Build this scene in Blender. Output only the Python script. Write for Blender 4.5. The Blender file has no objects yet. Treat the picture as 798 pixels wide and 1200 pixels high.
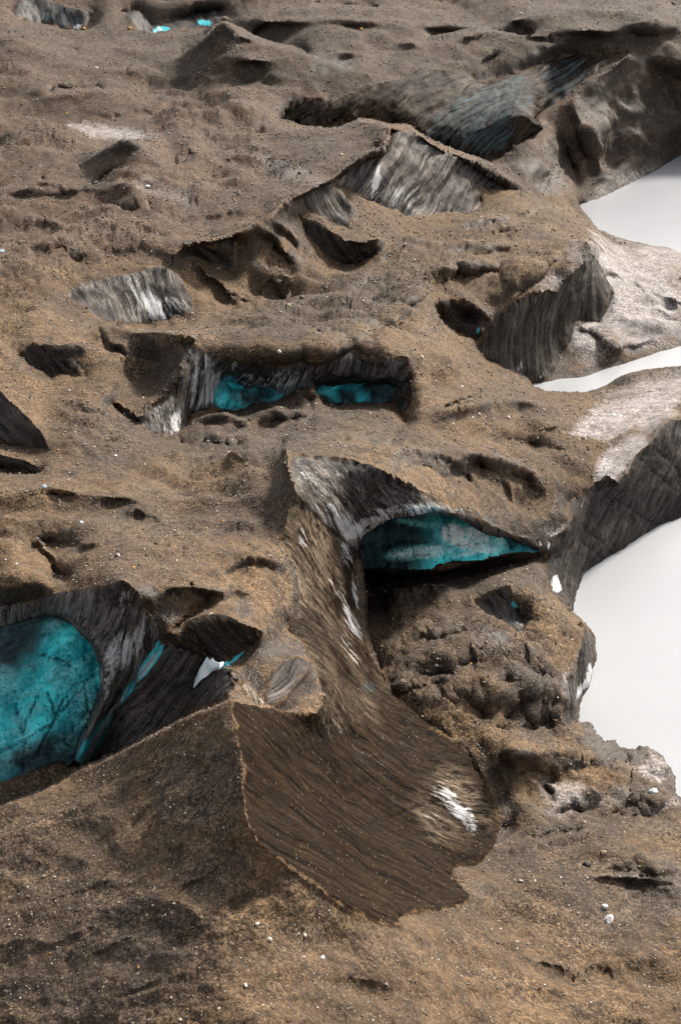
import bpy, bmesh, math, random
import numpy as np
from mathutils import Vector, Matrix
from mathutils.geometry import delaunay_2d_cdt

S = bpy.context.scene
COL = S.collection
RAD = math.radians

# ------------------------------------------------------------------ camera, sky, sun, exposure
CAM_H, PITCH, VFOV = 60.0, 28.0, 40.0          # metres above the lake, degrees down, degrees
PW, PH = 798.0, 1200.0                          # size of the photograph the survey was traced from
FPX = (PH / 2) / math.tan(RAD(VFOV / 2))
cam_d = bpy.data.cameras.new('camera'); cam = bpy.data.objects.new('camera', cam_d); COL.objects.link(cam)
cam.location = (0, 0, CAM_H); cam.rotation_euler = (RAD(90 - PITCH), 0, 0)
cam_d.sensor_fit = 'VERTICAL'; cam_d.angle = RAD(VFOV); cam_d.clip_start = 0.5; cam_d.clip_end = 9000
S.camera = cam

SUN_EL, SUN_AZ = 36.0, 38.0                     # azimuth clockwise from +Y (the view direction)
w = bpy.data.worlds.new('World'); S.world = w; w.use_nodes = True
wn = w.node_tree; bg = wn.nodes['Background']
sky = wn.nodes.new('ShaderNodeTexSky'); sky.sky_type = 'NISHITA'; sky.sun_disc = False
sky.sun_elevation = RAD(SUN_EL); sky.sun_rotation = RAD(SUN_AZ)
sky.air_density = 1.0; sky.dust_density = 3.0; sky.ozone_density = 1.0
hs = wn.nodes.new('ShaderNodeHueSaturation'); hs.inputs['Saturation'].default_value = 0.28
wn.links.new(sky.outputs[0], hs.inputs['Color']); wn.links.new(hs.outputs[0], bg.inputs[0])
bg.inputs[1].default_value = 0.15
sl = bpy.data.lights.new('sun', 'SUN'); so = bpy.data.objects.new('sun', sl); COL.objects.link(so)
sl.energy = 5.0; sl.angle = RAD(9); sl.color = (1.0, 0.93, 0.82)
sd = Vector((math.sin(RAD(SUN_AZ)) * math.cos(RAD(SUN_EL)), math.cos(RAD(SUN_AZ)) * math.cos(RAD(SUN_EL)), math.sin(RAD(SUN_EL))))
so.rotation_euler = sd.to_track_quat('Z', 'Y').to_euler(); so.location = sd * 300
S.view_settings.view_transform = 'Standard'; S.view_settings.look = 'None'
S.view_settings.exposure = 0.66; S.view_settings.gamma = 1.0

# ------------------------------------------------------------------ survey: picture direction + height above the lake -> metres
CP, SP = math.cos(RAD(PITCH)), math.sin(RAD(PITCH))
def tan_down(v):
    return math.tan(RAD(PITCH) + math.atan((v - PH / 2) / FPX))
def Y(u, v, y):
    """point seen in direction (u, v) that stands y metres out: returns (u, v, height)"""
    # horizontal distance along +Y of the ray per unit fall
    t = (v - PH / 2) / FPX
    return (u, v, CAM_H - y * (SP + t * CP) / (CP - t * SP))
def world(u, v, z):
    u = np.asarray(u, float); v = np.asarray(v, float); z = np.asarray(z, float)
    a = (u - PW / 2) / FPX; t = (v - PH / 2) / FPX
    dy = CP - t * SP; dz = -(SP + t * CP)
    k = (z - CAM_H) / dz
    return np.stack([a * k, dy * k, z], -1)

U0, U1, V0, V1 = -170, 968, -150, 1340          # a margin round the frame is surveyed too

# ------------------------------------------------------------------ noise (numpy gradient noise)
_rng = np.random.RandomState(11)
_perm = np.concatenate([_rng.permutation(256)] * 3)
_grad = _rng.normal(size=(256, 3)); _grad /= np.linalg.norm(_grad, axis=1)[:, None]
def pn(P):
    P = np.asarray(P, float); i = np.floor(P).astype(int); f = P - i; i &= 255
    s = f * f * f * (f * (f * 6 - 15) + 10)
    out = 0
    for dx in (0, 1):
        wx = s[:, 0] if dx else 1 - s[:, 0]
        for dy in (0, 1):
            wy = s[:, 1] if dy else 1 - s[:, 1]
            for dz in (0, 1):
                wz = s[:, 2] if dz else 1 - s[:, 2]
                h = _perm[_perm[_perm[i[:, 0] + dx] + i[:, 1] + dy] + i[:, 2] + dz]
                g = _grad[h]
                out = out + wx * wy * wz * (g[:, 0] * (f[:, 0] - dx) + g[:, 1] * (f[:, 1] - dy) + g[:, 2] * (f[:, 2] - dz))
    return out * 1.6
def fbm(P, octv=4, gain=.5):
    a, t = 1.0, 0
    for k in range(octv):
        t = t + a * pn(P * (2.03 ** k) + 17.3 * k); a *= gain
    return t
def ridged(P, octv=4, gain=.5):
    a, t = 1.0, 0
    for k in range(octv):
        t = t + a * (1 - 2 * np.abs(pn(P * (2.03 ** k) + 9.1 * k))); a *= gain
    return t

# ------------------------------------------------------------------ ice faces (outline: picture point + height, or Y() for distance)
FACES = {}      # name -> dict(poly, type, ...)
LINES = []      # (points, crisp)
def face(key, pts, mat='ice', streak=None, jit=1.0, tone=0.0, pale=0.35):
    FACES[key] = dict(poly=pts, mat=mat, streak=streak, jit=jit, tone=tone, pale=pale)
def line(pts, crisp=False, jit=0.6):
    LINES.append((pts, crisp, jit))

# --- great cliff with the blue cave, left
f1_crease = [Y(189,755,62), Y(184,768,62), Y(172,785,62), Y(155,806,62), Y(135,835,62.3), Y(115,868,62.8), Y(100,893,63.3), Y(93,903,63.5)]
face('f1', [Y(-170,736,70), Y(-60,718,69), Y(0,708,68), Y(35,702,67), Y(70,695,66), Y(110,688,64), Y(130,685,62.6), Y(145,681,61.6),
            Y(152,684,61.6), Y(163,695,61.6), Y(168,712,61.8), Y(178,722,62), Y(187,738,62)] + f1_crease[:-1] +
           [Y(93,903,63.5), (70,899,10.8), (37,906,11), (0,919,11), (-60,938,11), (-170,964,11)],
     streak=((150,700),(100,880)), jit=1.6, tone=0.75, pale=0.9)
line([Y(96,887,61.5), Y(104,864,61), Y(112,845,60.8), Y(119,826,60.8), Y(123,806,61), Y(121.5,780,61.4), Y(113,752,62), Y(98,732,63), Y(80,720,64.5), Y(60,713,66)], True, 0.3)
face('f1_blue', [Y(-170,768,70), Y(-60,750,69), Y(0,737,68), Y(30,728,67.2), Y(60,718,66.6), Y(78,724,66.6), Y(94,735,66.8), Y(109,754,67), Y(117.5,781,66.8),
                 Y(119,806,66.4), Y(115,824,66), Y(108,842,65.4), Y(100,861,64.8), Y(93,884,64), Y(89,893,63), (70,897,10.6), (37,904.5,11), (0,917.5,11), (-60,936,11), (-170,962,11)],
     mat='blue', streak=((20,740),(60,890)), jit=0.5)
f1b_low = [Y(268,817.5,55), Y(235,832,58), Y(200,850.5,60), Y(150,876.5,61.5), Y(125,889.5,62.5), Y(93,903,63.5)]
face('f1b', f1_crease + f1b_low[::-1][1:] + [Y(272,810,55.4), Y(275,800,56), Y(272,790,57.6), Y(266,784,59), Y(258,779,60), Y(243,770,61.5), Y(230,763,61.8), Y(215,757,62), Y(205,754,62)],
     streak=((190,760),(110,880)), jit=1.0, tone=0.7, pale=0.4)
crest = [(270,821,22), (235,836,21), (200,854,19.8), (150,880,18), (125,893,17.2), (92,907,16.2), (85,912,16), (50,932,16), (0,951,16.2), (-60,976,15.6), (-170,1012,14)]
line(crest, True, 0.8)
line([(86,908,10.6), (50,928,11), (0,947,11), (-60,972,10.6), (-170,1007,10)], True, 0.5)
# pebbly brown slab above it, white ice chip and striped ice strip
face('f1c', [(208,748,20.2), (222,727,20.7), (240,720,20.8), (262,720,20.8), (287,732,20.5), (307,742,20.2), (304,750,19.8), (297,757,19.3), (283,770,18.9), (267,781,19), (258,777,19), (243,768,18.9), (230,761,19.3), (215,755,19.6)],
     streak=((230,725),(270,775)), jit=1.2, tone=0.25, pale=0.12)
face('f1w', [(243,770.5,18.8), (261,780,18.8), (254,787,18.3), (232,806,17.2), (225,811,16.8), (227,798,17.2), (235,782,18.1)], mat='white', streak=((250,775),(228,806)), jit=0.8)
face('f1s', [(266,783,19.2), (280,788,19.4), (292,800,19.2), (302,812,19.4), (311,827,19.8), (300,826,20), (289,812,19.9), (277,799,19.6)], mat='ice', streak=((267,785),(308,826)), jit=0.8, tone=0.3, pale=1.3)
face('f1e', [(310,824,19.6), (313,800,19.4), (321,785,19.2), (334,776,18.9), (348,769,18.5), (358,775,18.3), (359,788,18.5), (352,797,18.7), (341,811,19), (333,822,19.3), (317,828,19.7)],
     streak=((362,778),(318,825)), jit=1.0, tone=0.6, pale=0.45)
face('f1d', [(196,741,20.6), (203,731,20.6), (224,714,20.4), (243,701,20.3), (240,707,20.1), (229,716,20.1), (208,732,20.2), (199,741,20.4)], streak=((200,738),(240,705)), jit=0.7, tone=0.5, pale=0.5)
line([(350,880,16.8), (410,930,12.2), (470,970,8.6), (530,1005,6)])
line([(330,722,17.5), (300,700,19), (262,697,20.5), (225,690,21.5), (185,690,22.5), (165,692,23)])
line([(376,819,17.3), (372,836,17.6), (340,832,18.6)], True)

# --- central ridge: arch face, blue cave, wall and slab
arch_rim = [Y(337,530,84), Y(345,534,84), Y(370,537.5,84), Y(395,540,84), Y(425,546,84), Y(450,556,84), Y(470,566,84.3), Y(495,579,85.5), Y(525,592,88), Y(562,610,91), Y(582,620,92.5), Y(610,629,95), Y(636,633,97)]
lens_low = [Y(636,642,96.8), Y(630,647,96.8), Y(600,648.5,95.4), Y(562,655.5,93.5), Y(525,662.5,92), Y(500,665.5,91.5), Y(470,666.5,91.5), Y(445,665.5,92), Y(425,663,92.6), Y(416,660,92)]
pill_edge = [Y(414.5,652,83), Y(415.5,662,83), Y(417,680,82.5), Y(421,700,82), Y(422,720,81), Y(424,740,80), Y(432,765,79), Y(445,792,78)]
div = [Y(348,580,77), Y(375,612,79.5), Y(398,632,82), Y(414,645,83)]
face('f2_arch', arch_rim + lens_low + [Y(414.5,652,83)] + div[::-1] + [Y(345,570,78), Y(338,548,80)], streak=((350,545),(412,630)), jit=1.2, tone=0.6, pale=0.8)
line([Y(414,645,83), Y(415,634,83.4), Y(422,622,83.7), Y(432,614,84), Y(450,606,84), Y(470,601,84), Y(495,598,84.8), Y(515,597,86), Y(550,608,89.5), Y(570,619,91.5), Y(600,629.5,94.2), Y(632,641,96.5)], True, 0.3)
face('f2_blue', [Y(417,659,93), Y(417,645,93), Y(418,636,92), Y(425,625,93), Y(434,617,93.5), Y(450,609,94), Y(470,604,94), Y(495,601,94), Y(515,600,94.5), Y(550,611,95.2), Y(570,622,95.8), Y(600,632,96.4), Y(630,643.5,96.9)] +
                [Y(630,646,96.7), Y(600,647.5,95.2), Y(562,654.5,93.2), Y(525,661.5,91.6), Y(500,664.5,91), Y(470,665.5,91), Y(445,664.5,91.6), Y(425,662,92.6)],
     mat='blue', streak=((440,640),(610,640)), jit=0.4)
face('f2_wall', div + pill_edge +
     [(455,806,6.6), (470,820,6.5), (490,842,6), (520,860,5.5), (545,880,5), (560,905,4.5), (575,945,4), (583,970,3.9), (575,1000,4.3), (560,1016,5), (530,1018,6), (529,1028,6.6), (552,1050,7.6), (545,1062,8.3), (500,1070,10.5), (468,1075,12.5), (470,1086,13.6),
      (440,1083,14.6), (410,1068,16), (370,1040,18), (330,1010,19.6), (300,985,20.6), (287,955,21.1), (283,905,21.6), (275,860,22), (270,822,22), (290,826,21), (315,830,19.8), (340,833,18.6), (372,837,17.5), (377,819,17.2),
      (369,785,16.8), (365,775,16.8), (360,765,16.5), (352,752,16), (334,737,16.2), (335,728,16.2), (352,726,15.6), (345,709,16.2), (351,700,16.2), (345,672,17), (344,655,17.5), Y(340,647,74), Y(327,633,74.5), Y(334,622,75), Y(337,605,76), Y(340,588,77)],
     streak=((300,870),(520,1030)), jit=1.2, tone=0.04, pale=0.03)
# darkness under the hanging ice, and the cave floor
line([Y(420,667,99), Y(445,669,100), Y(470,670,100), Y(500,669,100), Y(525,666,99.5), Y(562,659,98.8), Y(600,652,98), Y(630,650,97.5)], True, 0.2)
line([Y(420,669,98), (424.5,700,3.6), (426,720,4.4), (428,740,5.2), (436,765,5.8), (449,790,6.1)], True, 0.2)
line([(445,722,4.8), (480,701,4.3), (520,684,3.9), (560,675,3.9), (600,664,4.2), (630,656,4.6)])
line([(632,660,4.6), (634,690,5.2), (648,704,4.6)])
line([(470,760,7.2), (510,725,6.6), (552,706,7.2), (575,694,7.8), (597,688,8.2), (640,700,6.6), (664,718,5.2), (680,733,4.3)])
line([(640,760,6), (620,790,5.4), (650,800,4.2)]); line([(480,800,7.2), (540,790,6.6), (600,770,6.2)])
line([(500,845,6.2), (560,850,5.2), (600,862,4.2), (640,868,3.2)]); line([(590,900,5), (640,905,3.6), (690,900,2)])
face('hollow', [(554,707,6.9), (575,695,7.5), (595,690,7.9), (598,700,7.0), (607,710,6.2), (622,710,6.2), (625,730,5.4), (610,747,5.0), (600,750,5.2), (600,740,5.6), (587,735,5.8), (575,727,6.2), (560,717,6.6)], streak=((575,700),(612,740)), jit=1.2, tone=0.7, pale=0.25)
line([(600,722,4.6), (606,735,4.4)])
# --- dark bank over the near lake
face('f10', [Y(960,420,150), Y(880,455,132), Y(835,478,123), Y(798,491,117), Y(780,490,116), Y(773,498,114), Y(763,517,111), Y(743,535,109), Y(735,552,107), Y(723,565,105), Y(710,558,106), Y(698,565,105.5), Y(685,576,104.5), Y(665,587,103), Y(670,605,101), Y(658,622,99), Y(643,632,97.6),
             Y(640,645,97), (637,655,4.2), (641,690,3.4), (655,704,3.0), (664,714,2.4), (669,716,-.2), (672,704,-.2), (683,680,-.2), (685,671,-.2), (718,652,-.2), (770,619,-.2), (798,607,-.2), (860,580,-.2), (960,532,-.2)],
     streak=((740,560),(690,650)), jit=1.4, tone=0.6, pale=0.12)
# --- undercut bank of the debris floor at the shore
face('shore_bank', [(681,732,4.3), (680,745,4.4), (679,760,4.3), (672,775,4.3), (660,800,4.0), (662,822,3.6), (656,836,3.4), (660,852,3), (676,846,-.2), (679,825,-.2), (690,795,-.2), (697,770,-.2), (697,748,-.2)], streak=((685,735),(690,790)), jit=1.0, tone=0.5, pale=0.4)
# --- cliff with the small blue cave, middle distance
f3_rim = [Y(214,403,107), Y(225,404,107), Y(240,414,107), Y(270,418,107.3), Y(286,421,107.5), Y(300,416,108), Y(319,427,108), Y(338,427,108.5), Y(353,419,109.5), Y(369,426,110), Y(389,422,111), Y(418,409,112.5), Y(422,421,112), Y(448,421,111), Y(477,419,110)]
face('f3', f3_rim + [(479,450,13.4), (478,470,12.6), (475,495,12), (466,477,11.4), (457,473,11.3), (440,473,11.3), (400,474,11.3), (385,475,11.6), (375,467,12.4), (368,455,13.2), (353,455,13.3), (335,468,12.8), (325,472,12.6), (301,473,12.4), (278,486,12.4), (248,481,12.9), (225,483,13.1),
      (221,490,13), (210,511,13.4), (192,515,13.8), (169,508,14.8), (165,498,15.2), (150,489,15.6), (135,479,15.8), (131,473,16.3), (140,473,16.5), (155,484,16.3), Y(165,488,98), Y(172,480,99), Y(190,466,101), Y(202,452,102), Y(212,440,103), Y(214,425,105)],
     streak=((240,415),(225,480)), jit=1.3, tone=0.75, pale=0.5)
line([Y(368,444,110.5), Y(385,440,110.8), Y(420,438,111.2), Y(450,441,111), Y(472,444,110.2)], True, 0.8)
line([(370,449,12.7), (385,446,12.5), (420,444,12.4), (450,447,12.4), (472,450,12.7)], True, 0.8)
face('f3_blue', [Y(252,454,108.2), Y(262,446,109.6), Y(276,449,110.6), Y(292,453,110.2), Y(306,453,109.2), Y(320,458,108.8), (316,467,12.7), (300,471,12.4), (278,484,12.4), (262,480.5,12.8), (254,471,13.2)], mat='blue', streak=((258,455),(300,462)), jit=0.8)
face('f3_blue2', [(371,453,12.7), (385,449,12.6), (420,447,12.5), (450,450,12.5), (465,455,12.5), (461,470,11.5), (440,471.5,11.5), (400,472,11.5), (386,472,11.8), (377,464,12.5)], mat='blue', streak=((385,460),(455,460)), jit=0.8)
# ridge behind it
line([(120,383,17.8), (160,390,18.4), (200,393,18.8), (225,397,19.0), (262,405,18.6), (300,404,18.8), (340,412,18.4), (380,410,18.2), (420,400,17.5), (470,410,16.4)])
# --- striped ice scars
face('f4', [Y(76,352,124), Y(90,335,127), Y(120,327,129), Y(150,325,130), Y(172,313,131), Y(193,312,131), Y(206,320,131), Y(216,332,130), Y(228,350,129), (228,365,14.2), (220,374,13.8), (203,370,13.8), (198,377,13.4), (176,381,13.3), (150,379,14.2), (112,375,15.6), (100,362,16.4)],
     streak=((165,318),(190,375)), jit=1.4, tone=0.6, pale=0.9)
face('f5', [(20,416,18.2), (40,403,18.9), (60,406,18.8), (85,404,18.7), (100,408,18.2), (98,420,17.6), (90,427,17.2), (102,443,16.8), (88,445,16.6), (75,440,16.6), (60,446,16.4), (52,436,16.8), (35,432,17.4)], streak=((45,408),(70,442)), jit=1.8, tone=0.45, pale=0.1)
face('f6', [(-90,395,19.5), (-50,420,19.4), (0,455,19.2), (10,465,19.1), (32,488,18.8), (50,508,18.4), (59,527,17.8), (33,526,16.9), (0,520,16.4), (-90,505,16)], streak=((5,470),(50,522)), jit=0.8, tone=0.55, pale=0.25)
face('f6b', [(-90,523,17.3), (0,533,17.7), (30,540,17.8), (52,552,17.5), (45,557,17.1), (20,554,16.6), (0,548,16.4), (-90,538,16)], streak=((0,540),(45,553)), jit=0.9, tone=0.5, pale=0.2)
face('scar', [(44,636,20), (53,646,19.9), (63,652,19.8), (78,676,19.4), (62,676,18.9), (60,664,19.2), (52,650,19.6)], streak=((48,640),(70,674)), jit=0.8, tone=0.4, pale=0.15)
face('f7', [Y(389,214,160), Y(408,197,166), Y(430,184,171), Y(449,180,173), Y(457,165,175), Y(457,153,177), Y(479,155,178), Y(509,173,180), Y(535,184,182), Y(566,201,184), Y(590,217,185), Y(602,227,185), Y(572,223,183), Y(557,219,181), (563,235,10), (562,243,9.7), (554,250,9.5), (517,253,10), (498,255,10.4), (470,257,11), (464,252,11.5), (430,237,13.6), (404,222,16)],
     streak=((480,190),(440,250)), jit=1.2, tone=0.6, pale=0.7)
face('f11a', [(216,288,17.9), (248,286,17.9), (276,276,17.9), (274,295,16.6), (274,321,14.6), (255,312,15.3), (233,301,16.4)], streak=((230,290),(265,315)), jit=1.0, tone=0.5, pale=0.2)
face('f11b', [(348,253,16.9), (363,259,16.4), (381,265,15.8), (404,282,14.5), (426,284,14.2), (443,280,14.2), (438,297,11.9), (419,308,11.2), (400,312,11.2), (381,300,12.6), (359,278,14.8)], streak=((380,268),(405,308)), jit=1.0, tone=0.55, pale=0.2)
face('f11c', [(344,235,18.7), (370,221,18.9), (385,214,18.9), (400,225,17.8), (410,240,16.6), (408,267,14.6), (393,263,15.2), (363,250,16.9)], streak=((375,222),(400,262)), jit=1.0, tone=0.55, pale=0.35)
ridge7 = [(80,330,18.3), (150,318,18), (200,300,18.2), (216,286,18.3), (250,283,18.3), (278,273,18.6), (300,262,18.6), (318,252,18.9), (330,240,19.3), (345,232,19.3), (370,219,19.5), (388,211,19.6), (408,194,19.8), (430,181,20), (447,177,20), (455,163,20.2), (456,151,20.3)]
line([(a, b, c + .5) for a, b, c in ridge7[2:]], True, .8); line([(a - 1, b - 5, c - .9) for a, b, c in ridge7[3:-2]], True, .5)
line([(456,150,20.3), (480,152.5,19.4), (509,170.5,17.4), (535,181.5,15.6), (566,198.5,13.6), (592,215,11.2), (620,228,9)], True)
line([(310,150,18.6), (350,152,18.8), (385,153,19.2), (400,150,19.4), (420,141.5,20), (440,144.5,20.3), (456,150,20.3)], True, 0.5)
# --- dark cliff over the grey silt
face('f9', [Y(558,405,138), Y(566,388,139), Y(579,375,140), Y(592,361,141.5), Y(618,345,143.5), Y(652,341,146), Y(660,328,147), Y(682,309,149), Y(680,290,153), Y(686,283,155), (697,305,6.5), (708,322,5.2), (716,341,4), (712,361,2.4), (701,380,1.4), (671,376,3.4), (671,388,2.6), (663,410,1.2), (648,437,.3), (645,444,.1), (622,449,.1), (599,437,2.2), (569,422,4.4)],
     streak=((630,350),(625,440)), jit=1.4, tone=0.6, pale=0.3)
face('f9b', [(505,358,11.6), (520,352,11.6), (540,352,11.2), (558,360,10.3), (575,373,9), (565,388,8.2), (557,402,7.2), (535,392,8), (512,375,9.6)], streak=((520,360),(555,395)), jit=1.8, tone=0.3, pale=0.1)
# --- far ice wall and fins
face('f8', [Y(327,141,206), Y(343,118,209), Y(376,116,210), Y(391,120,210), Y(433,101,214), Y(467,96,217), Y(493,79,224), Y(538,84,227), Y(560,98,228), Y(590,92,231), Y(615,82,236), Y(650,68,242), Y(690,63,244), Y(728,60,244), Y(734,62,243), Y(715,74,241), Y(690,94,237), Y(665,114,233), Y(645,126,230), Y(625,138,226),
            Y(632,150,219), Y(612,165,215), Y(590,183,213), Y(575,189,212), Y(555,182,212), Y(535,179,212), Y(509,168,211), Y(479,150.5,210), Y(457,148,209), Y(440,142,209), Y(420,139,209), Y(400,147.5,208), Y(385,150.5,207.5), Y(350,149,207)],
     streak=((560,100),(450,150)), jit=1.2, tone=0.1, pale=0.28)
face('f8c', [Y(532,172,209.5), Y(546,160,210.5), Y(575,146,212), Y(598,135,213.5), Y(620,139,214), Y(632,147,214.3), Y(612,164,212), Y(590,182,210), Y(575,188,209)], streak=((600,140),(560,180)), jit=0.8, tone=0.15, pale=0.1)
face('f8b', [Y(735,64,236), Y(750,72,240), Y(770,85,245), Y(798,100,250), Y(860,118,262), Y(960,140,280), (960,128,0), (860,163,0), (798,183,-.2), (780,194,-.2), (765,204,-.2), (740,216,-.2), (715,229,-.2), (700,236,-.2), (688,239,-.2), (680,226,1.5), (672,213,2.5), (655,197,5), (648,182,7), Y(645,160,219), Y(640,143,222), Y(665,119,226), Y(690,98,230), Y(715,79,234)],
     streak=((735,70),(700,200)), jit=1.0, tone=0.45, pale=0.2)
FACES['f8b']['poly'] = [p for p in FACES['f8b']['poly'] if p[:2] != (960, 140)]
FACES['f8b']['poly'].insert(5, (960, 122, 4.0))
face('f12a', [Y(15,12,272), Y(25,0,278), Y(50,-8,282), Y(75,6,277), Y(95,14,274), Y(112,13,275), (108,25,18), (95,35,17), (75,34,17), (50,27,17.6), (20,22,19)], streak=((50,0),(60,30)), jit=1.0, tone=1.0, pale=0.35)
face('f12b', [Y(143,14,274), Y(160,12,276), Y(172,19,273), Y(178,29,270), Y(192,29,268), Y(215,22,272), Y(235,14,276), Y(262,13,277), (266,20,20), (250,27,19), (236,33,18), (205,38,17.5), (180,42,17.5), (162,38,18), (155,25,19.5)], streak=((160,15),(175,38)), jit=1.0, tone=1.0, pale=0.15)

# --- water outlines (shore at the water level)
lake = [(669,716,-.2), (685,730,-.2), (697,748,-.2), (697,770,-.2), (690,795,-.2), (679,825,-.2), (676,846,-.2), (690,851,-.2), (702,865,-.2), (715,880,-.2), (722,885,-.2), (735,880,-.2), (750,882,-.2), (765,890,-.2), (778,901,-.2), (785,916,-.2), (790,931,-.2), (800,936,-.2), (860,946,-.2), (968,960,-.2)]
line(lake, True, 1.2)
line([(720,690,-2), (715,790,-2), (705,840,-1.4), (735,860,-1.2), (790,880,-1.2), (860,920,-1.5), (968,940,-1.5)]); line([(800,640,-2), (790,760,-3), (860,850,-3)]); line([(968,560,-2), (968,930,-2)])
pool_up = [(688,239,-.2), (676,240,-.2), (690,255,-.2), (700,268,-.2), (731,279,-.2), (757,284,-.2), (798,294,-.2), (860,305,-.2), (968,318,-.2)]
line(pool_up, True, 1.0); line([(700,250,-1.5), (735,250,-2), (790,230,-2), (870,220,-2), (968,220,-2)]); line([(740,268,-1.4), (800,280,-1.6), (968,300,-1.6)])
pool_mid = [(622,451,-.1), (648,449,-.2), (686,447,-.2), (708,437,-.2), (731,429,-.2), (761,420,-.2), (798,410,-.2), (860,396,-.2), (968,375,-.2)]
pool_mid2 = [(622,451,-.1), (640,459,-.2), (660,461,-.2), (686,459,-.2), (710,451,-.2), (724,440,-.2), (754,432,-.2), (798,427,-.2), (860,419,-.2), (968,402,-.2)]
line(pool_mid, True, 0.7); line(pool_mid2, True, 0.7); line([(645,454,-2), (686,453,-2.5), (722,434,-2.5), (798,418,-2.5), (968,388,-2.5)], True, .2)

# --- the debris slopes between
line([(-170,1340,9), (0,1340,12.5), (150,1340,15), (300,1340,16.5), (450,1340,15), (600,1340,10), (798,1340,5), (968,1340,3)])
line([(-170,1200,11), (0,1200,14.4), (150,1200,16.6), (300,1200,18), (450,1200,15.2), (600,1200,10), (700,1200,7.4), (798,1200,5.6), (968,1200,3.4)])
line([(-170,1100,12.5), (0,1090,15.6), (110,1050,17.6), (230,1060,19.4)]); line([(470,1088,13.6), (500,1100,12.2), (600,1110,7.6), (700,1090,5.6), (798,1080,4.6), (968,1080,2.6)])
line([(545,1064,8.3), (600,1030,4.6), (650,995,3), (700,975,2), (760,955,1.2), (800,946,.6)])
line([(585,985,3.4), (620,960,3.6), (650,930,3.2), (690,915,2), (730,905,1), (770,912,.5)])
line([(-170,620,19.4), (0,610,19.6), (100,600,19.4), (200,600,18.2), (280,600,18.2), (330,610,18.3)]); line([(0,690,21), (100,670,21), (140,672,23)])
line([(60,560,18), (130,555,17.4), (200,548,16.4), (260,540,15.6), (320,532,17)])
line([(70,500,18), (110,470,18), (128,450,18)]); line([(215,520,14.2), (260,508,14), (300,505,13.6), (360,505,13.6), (430,512,14.6), (470,520,14.8)])
line([(230,488,13.4), (280,494,13.2), (330,476,13.4), (355,457,14.2), (370,470,13.2)]); line([(380,481,12.3), (430,480,12.4), (458,480,12.2), (470,500,12.6)])
line([(340,527,19.6), (380,520,16.6), (420,525,16.6)]); line([(430,540,17.8), (455,530,16), (480,505,14.6), (482,480,14), (484,440,14.8), (490,418,14.6)])
line([(500,575,16), (540,560,13), (600,585,9.6), (640,600,7.6), (655,612,6.6)]); line([(520,500,13.2), (580,490,11), (640,470,6.6), (690,470,4.6), (720,470,4)])
line([(550,440,10), (590,445,6), (620,455,3)]); line([(700,515,7.4), (740,505,7.2), (775,480,6), (800,462,4), (968,430,3)])
line([(560,540,11.6), (620,530,9), (680,545,7.8)]); line([(530,430,12), (510,390,12.2), (500,350,12.4)])
line([(0,330,18.4), (0,380,18.6), (-170,380,19)]); line([(120,440,17.6), (160,450,17.4), (190,440,17.6), (205,420,17.8)]); line([(130,400,18.2), (180,415,18)])
line([(330,395,17), (350,370,14.6), (370,345,12), (390,330,11.4), (430,330,11.2), (470,330,11.6)]); line([(240,375,14), (290,360,13), (340,345,12)])
line([(300,320,14.6), (330,300,15.4), (345,275,16.8)]); line([(450,300,11.6), (500,280,10.6), (560,262,10), (620,262,10), (660,258,9)])
line([(470,390,14), (500,340,12.4), (560,310,11.4), (620,290,11), (670,285,11.8)]); line([(590,250,9.6), (640,245,7.6), (668,246,3)])
line([(615,232,8.4), (650,225,6), (670,232,3)]); line([(600,190,11), (625,165,11), (640,175,8.5)])
line([(688,281,11.6), (682,270,9), (676,258,4)]); line([(705,300,4), (740,310,2.6), (800,315,1.6), (968,335,1.5)]); line([(725,345,2.8), (760,350,2.4), (800,360,2), (968,370,1.2)])
line([(675,390,2.3), (690,405,1.8), (720,405,1.6), (760,400,1.4)]); line([(720,450,1.6), (760,445,2.4), (800,445,2.4), (968,425,2)])
line([(-170,270,17.6), (0,260,17.6), (100,250,17.2), (200,240,17), (280,225,17.2), (330,205,17.8)]); line([(-170,190,17.4), (0,190,17.4), (90,195,17.8)])
line([(95,198,18), (120,181,20.4), (150,166,22.2), (168,174,20.8), (205,193,17.8)], True, .8); line([(118,177,17.2), (150,162,17.2), (172,170,17.2)], True, .5); line([(0,150,17.2), (100,140,17.2), (220,150,17), (300,160,17.8)])
line([(-170,60,19), (-60,50,19.5), (0,48,20.2), (20,26,20.6), (60,42,19.4), (130,60,18.2), (180,75,18.6)]); line([(190,74,19), (215,64,20.6), (240,45,23.6), (263,29,25.6), (285,42,24), (310,54,22.4), (360,66,20.8), (430,72,19.6)], True, .8); line([(212,58,18), (240,40,18.6), (263,24.5,19.4), (288,37,19), (314,49,18.8), (360,61,18.8)], True, .5)
line([(200,105,17.6), (300,108,17.8), (340,112,17.8)]); line([(120,20,20.4), (130,35,18.8), (160,46,18)]); line([(500,72,18.8), (560,70,18.6), (620,64,18.2), (700,52,18.6), (735,55,18.6), (798,75,16), (968,100,12)])
line([(-170,-10,22), (0,-18,22), (100,-10,21.6), (200,5,21.4), (300,8,21.8), (420,0,21.5), (560,5,21), (700,10,21), (820,20,19), (968,30,16)])
line([(-170,-70,24), (200,-70,25), (500,-65,24.5), (968,-60,22)]); line([(-170,-150,27), (400,-150,28), (968,-150,27)])

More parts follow.
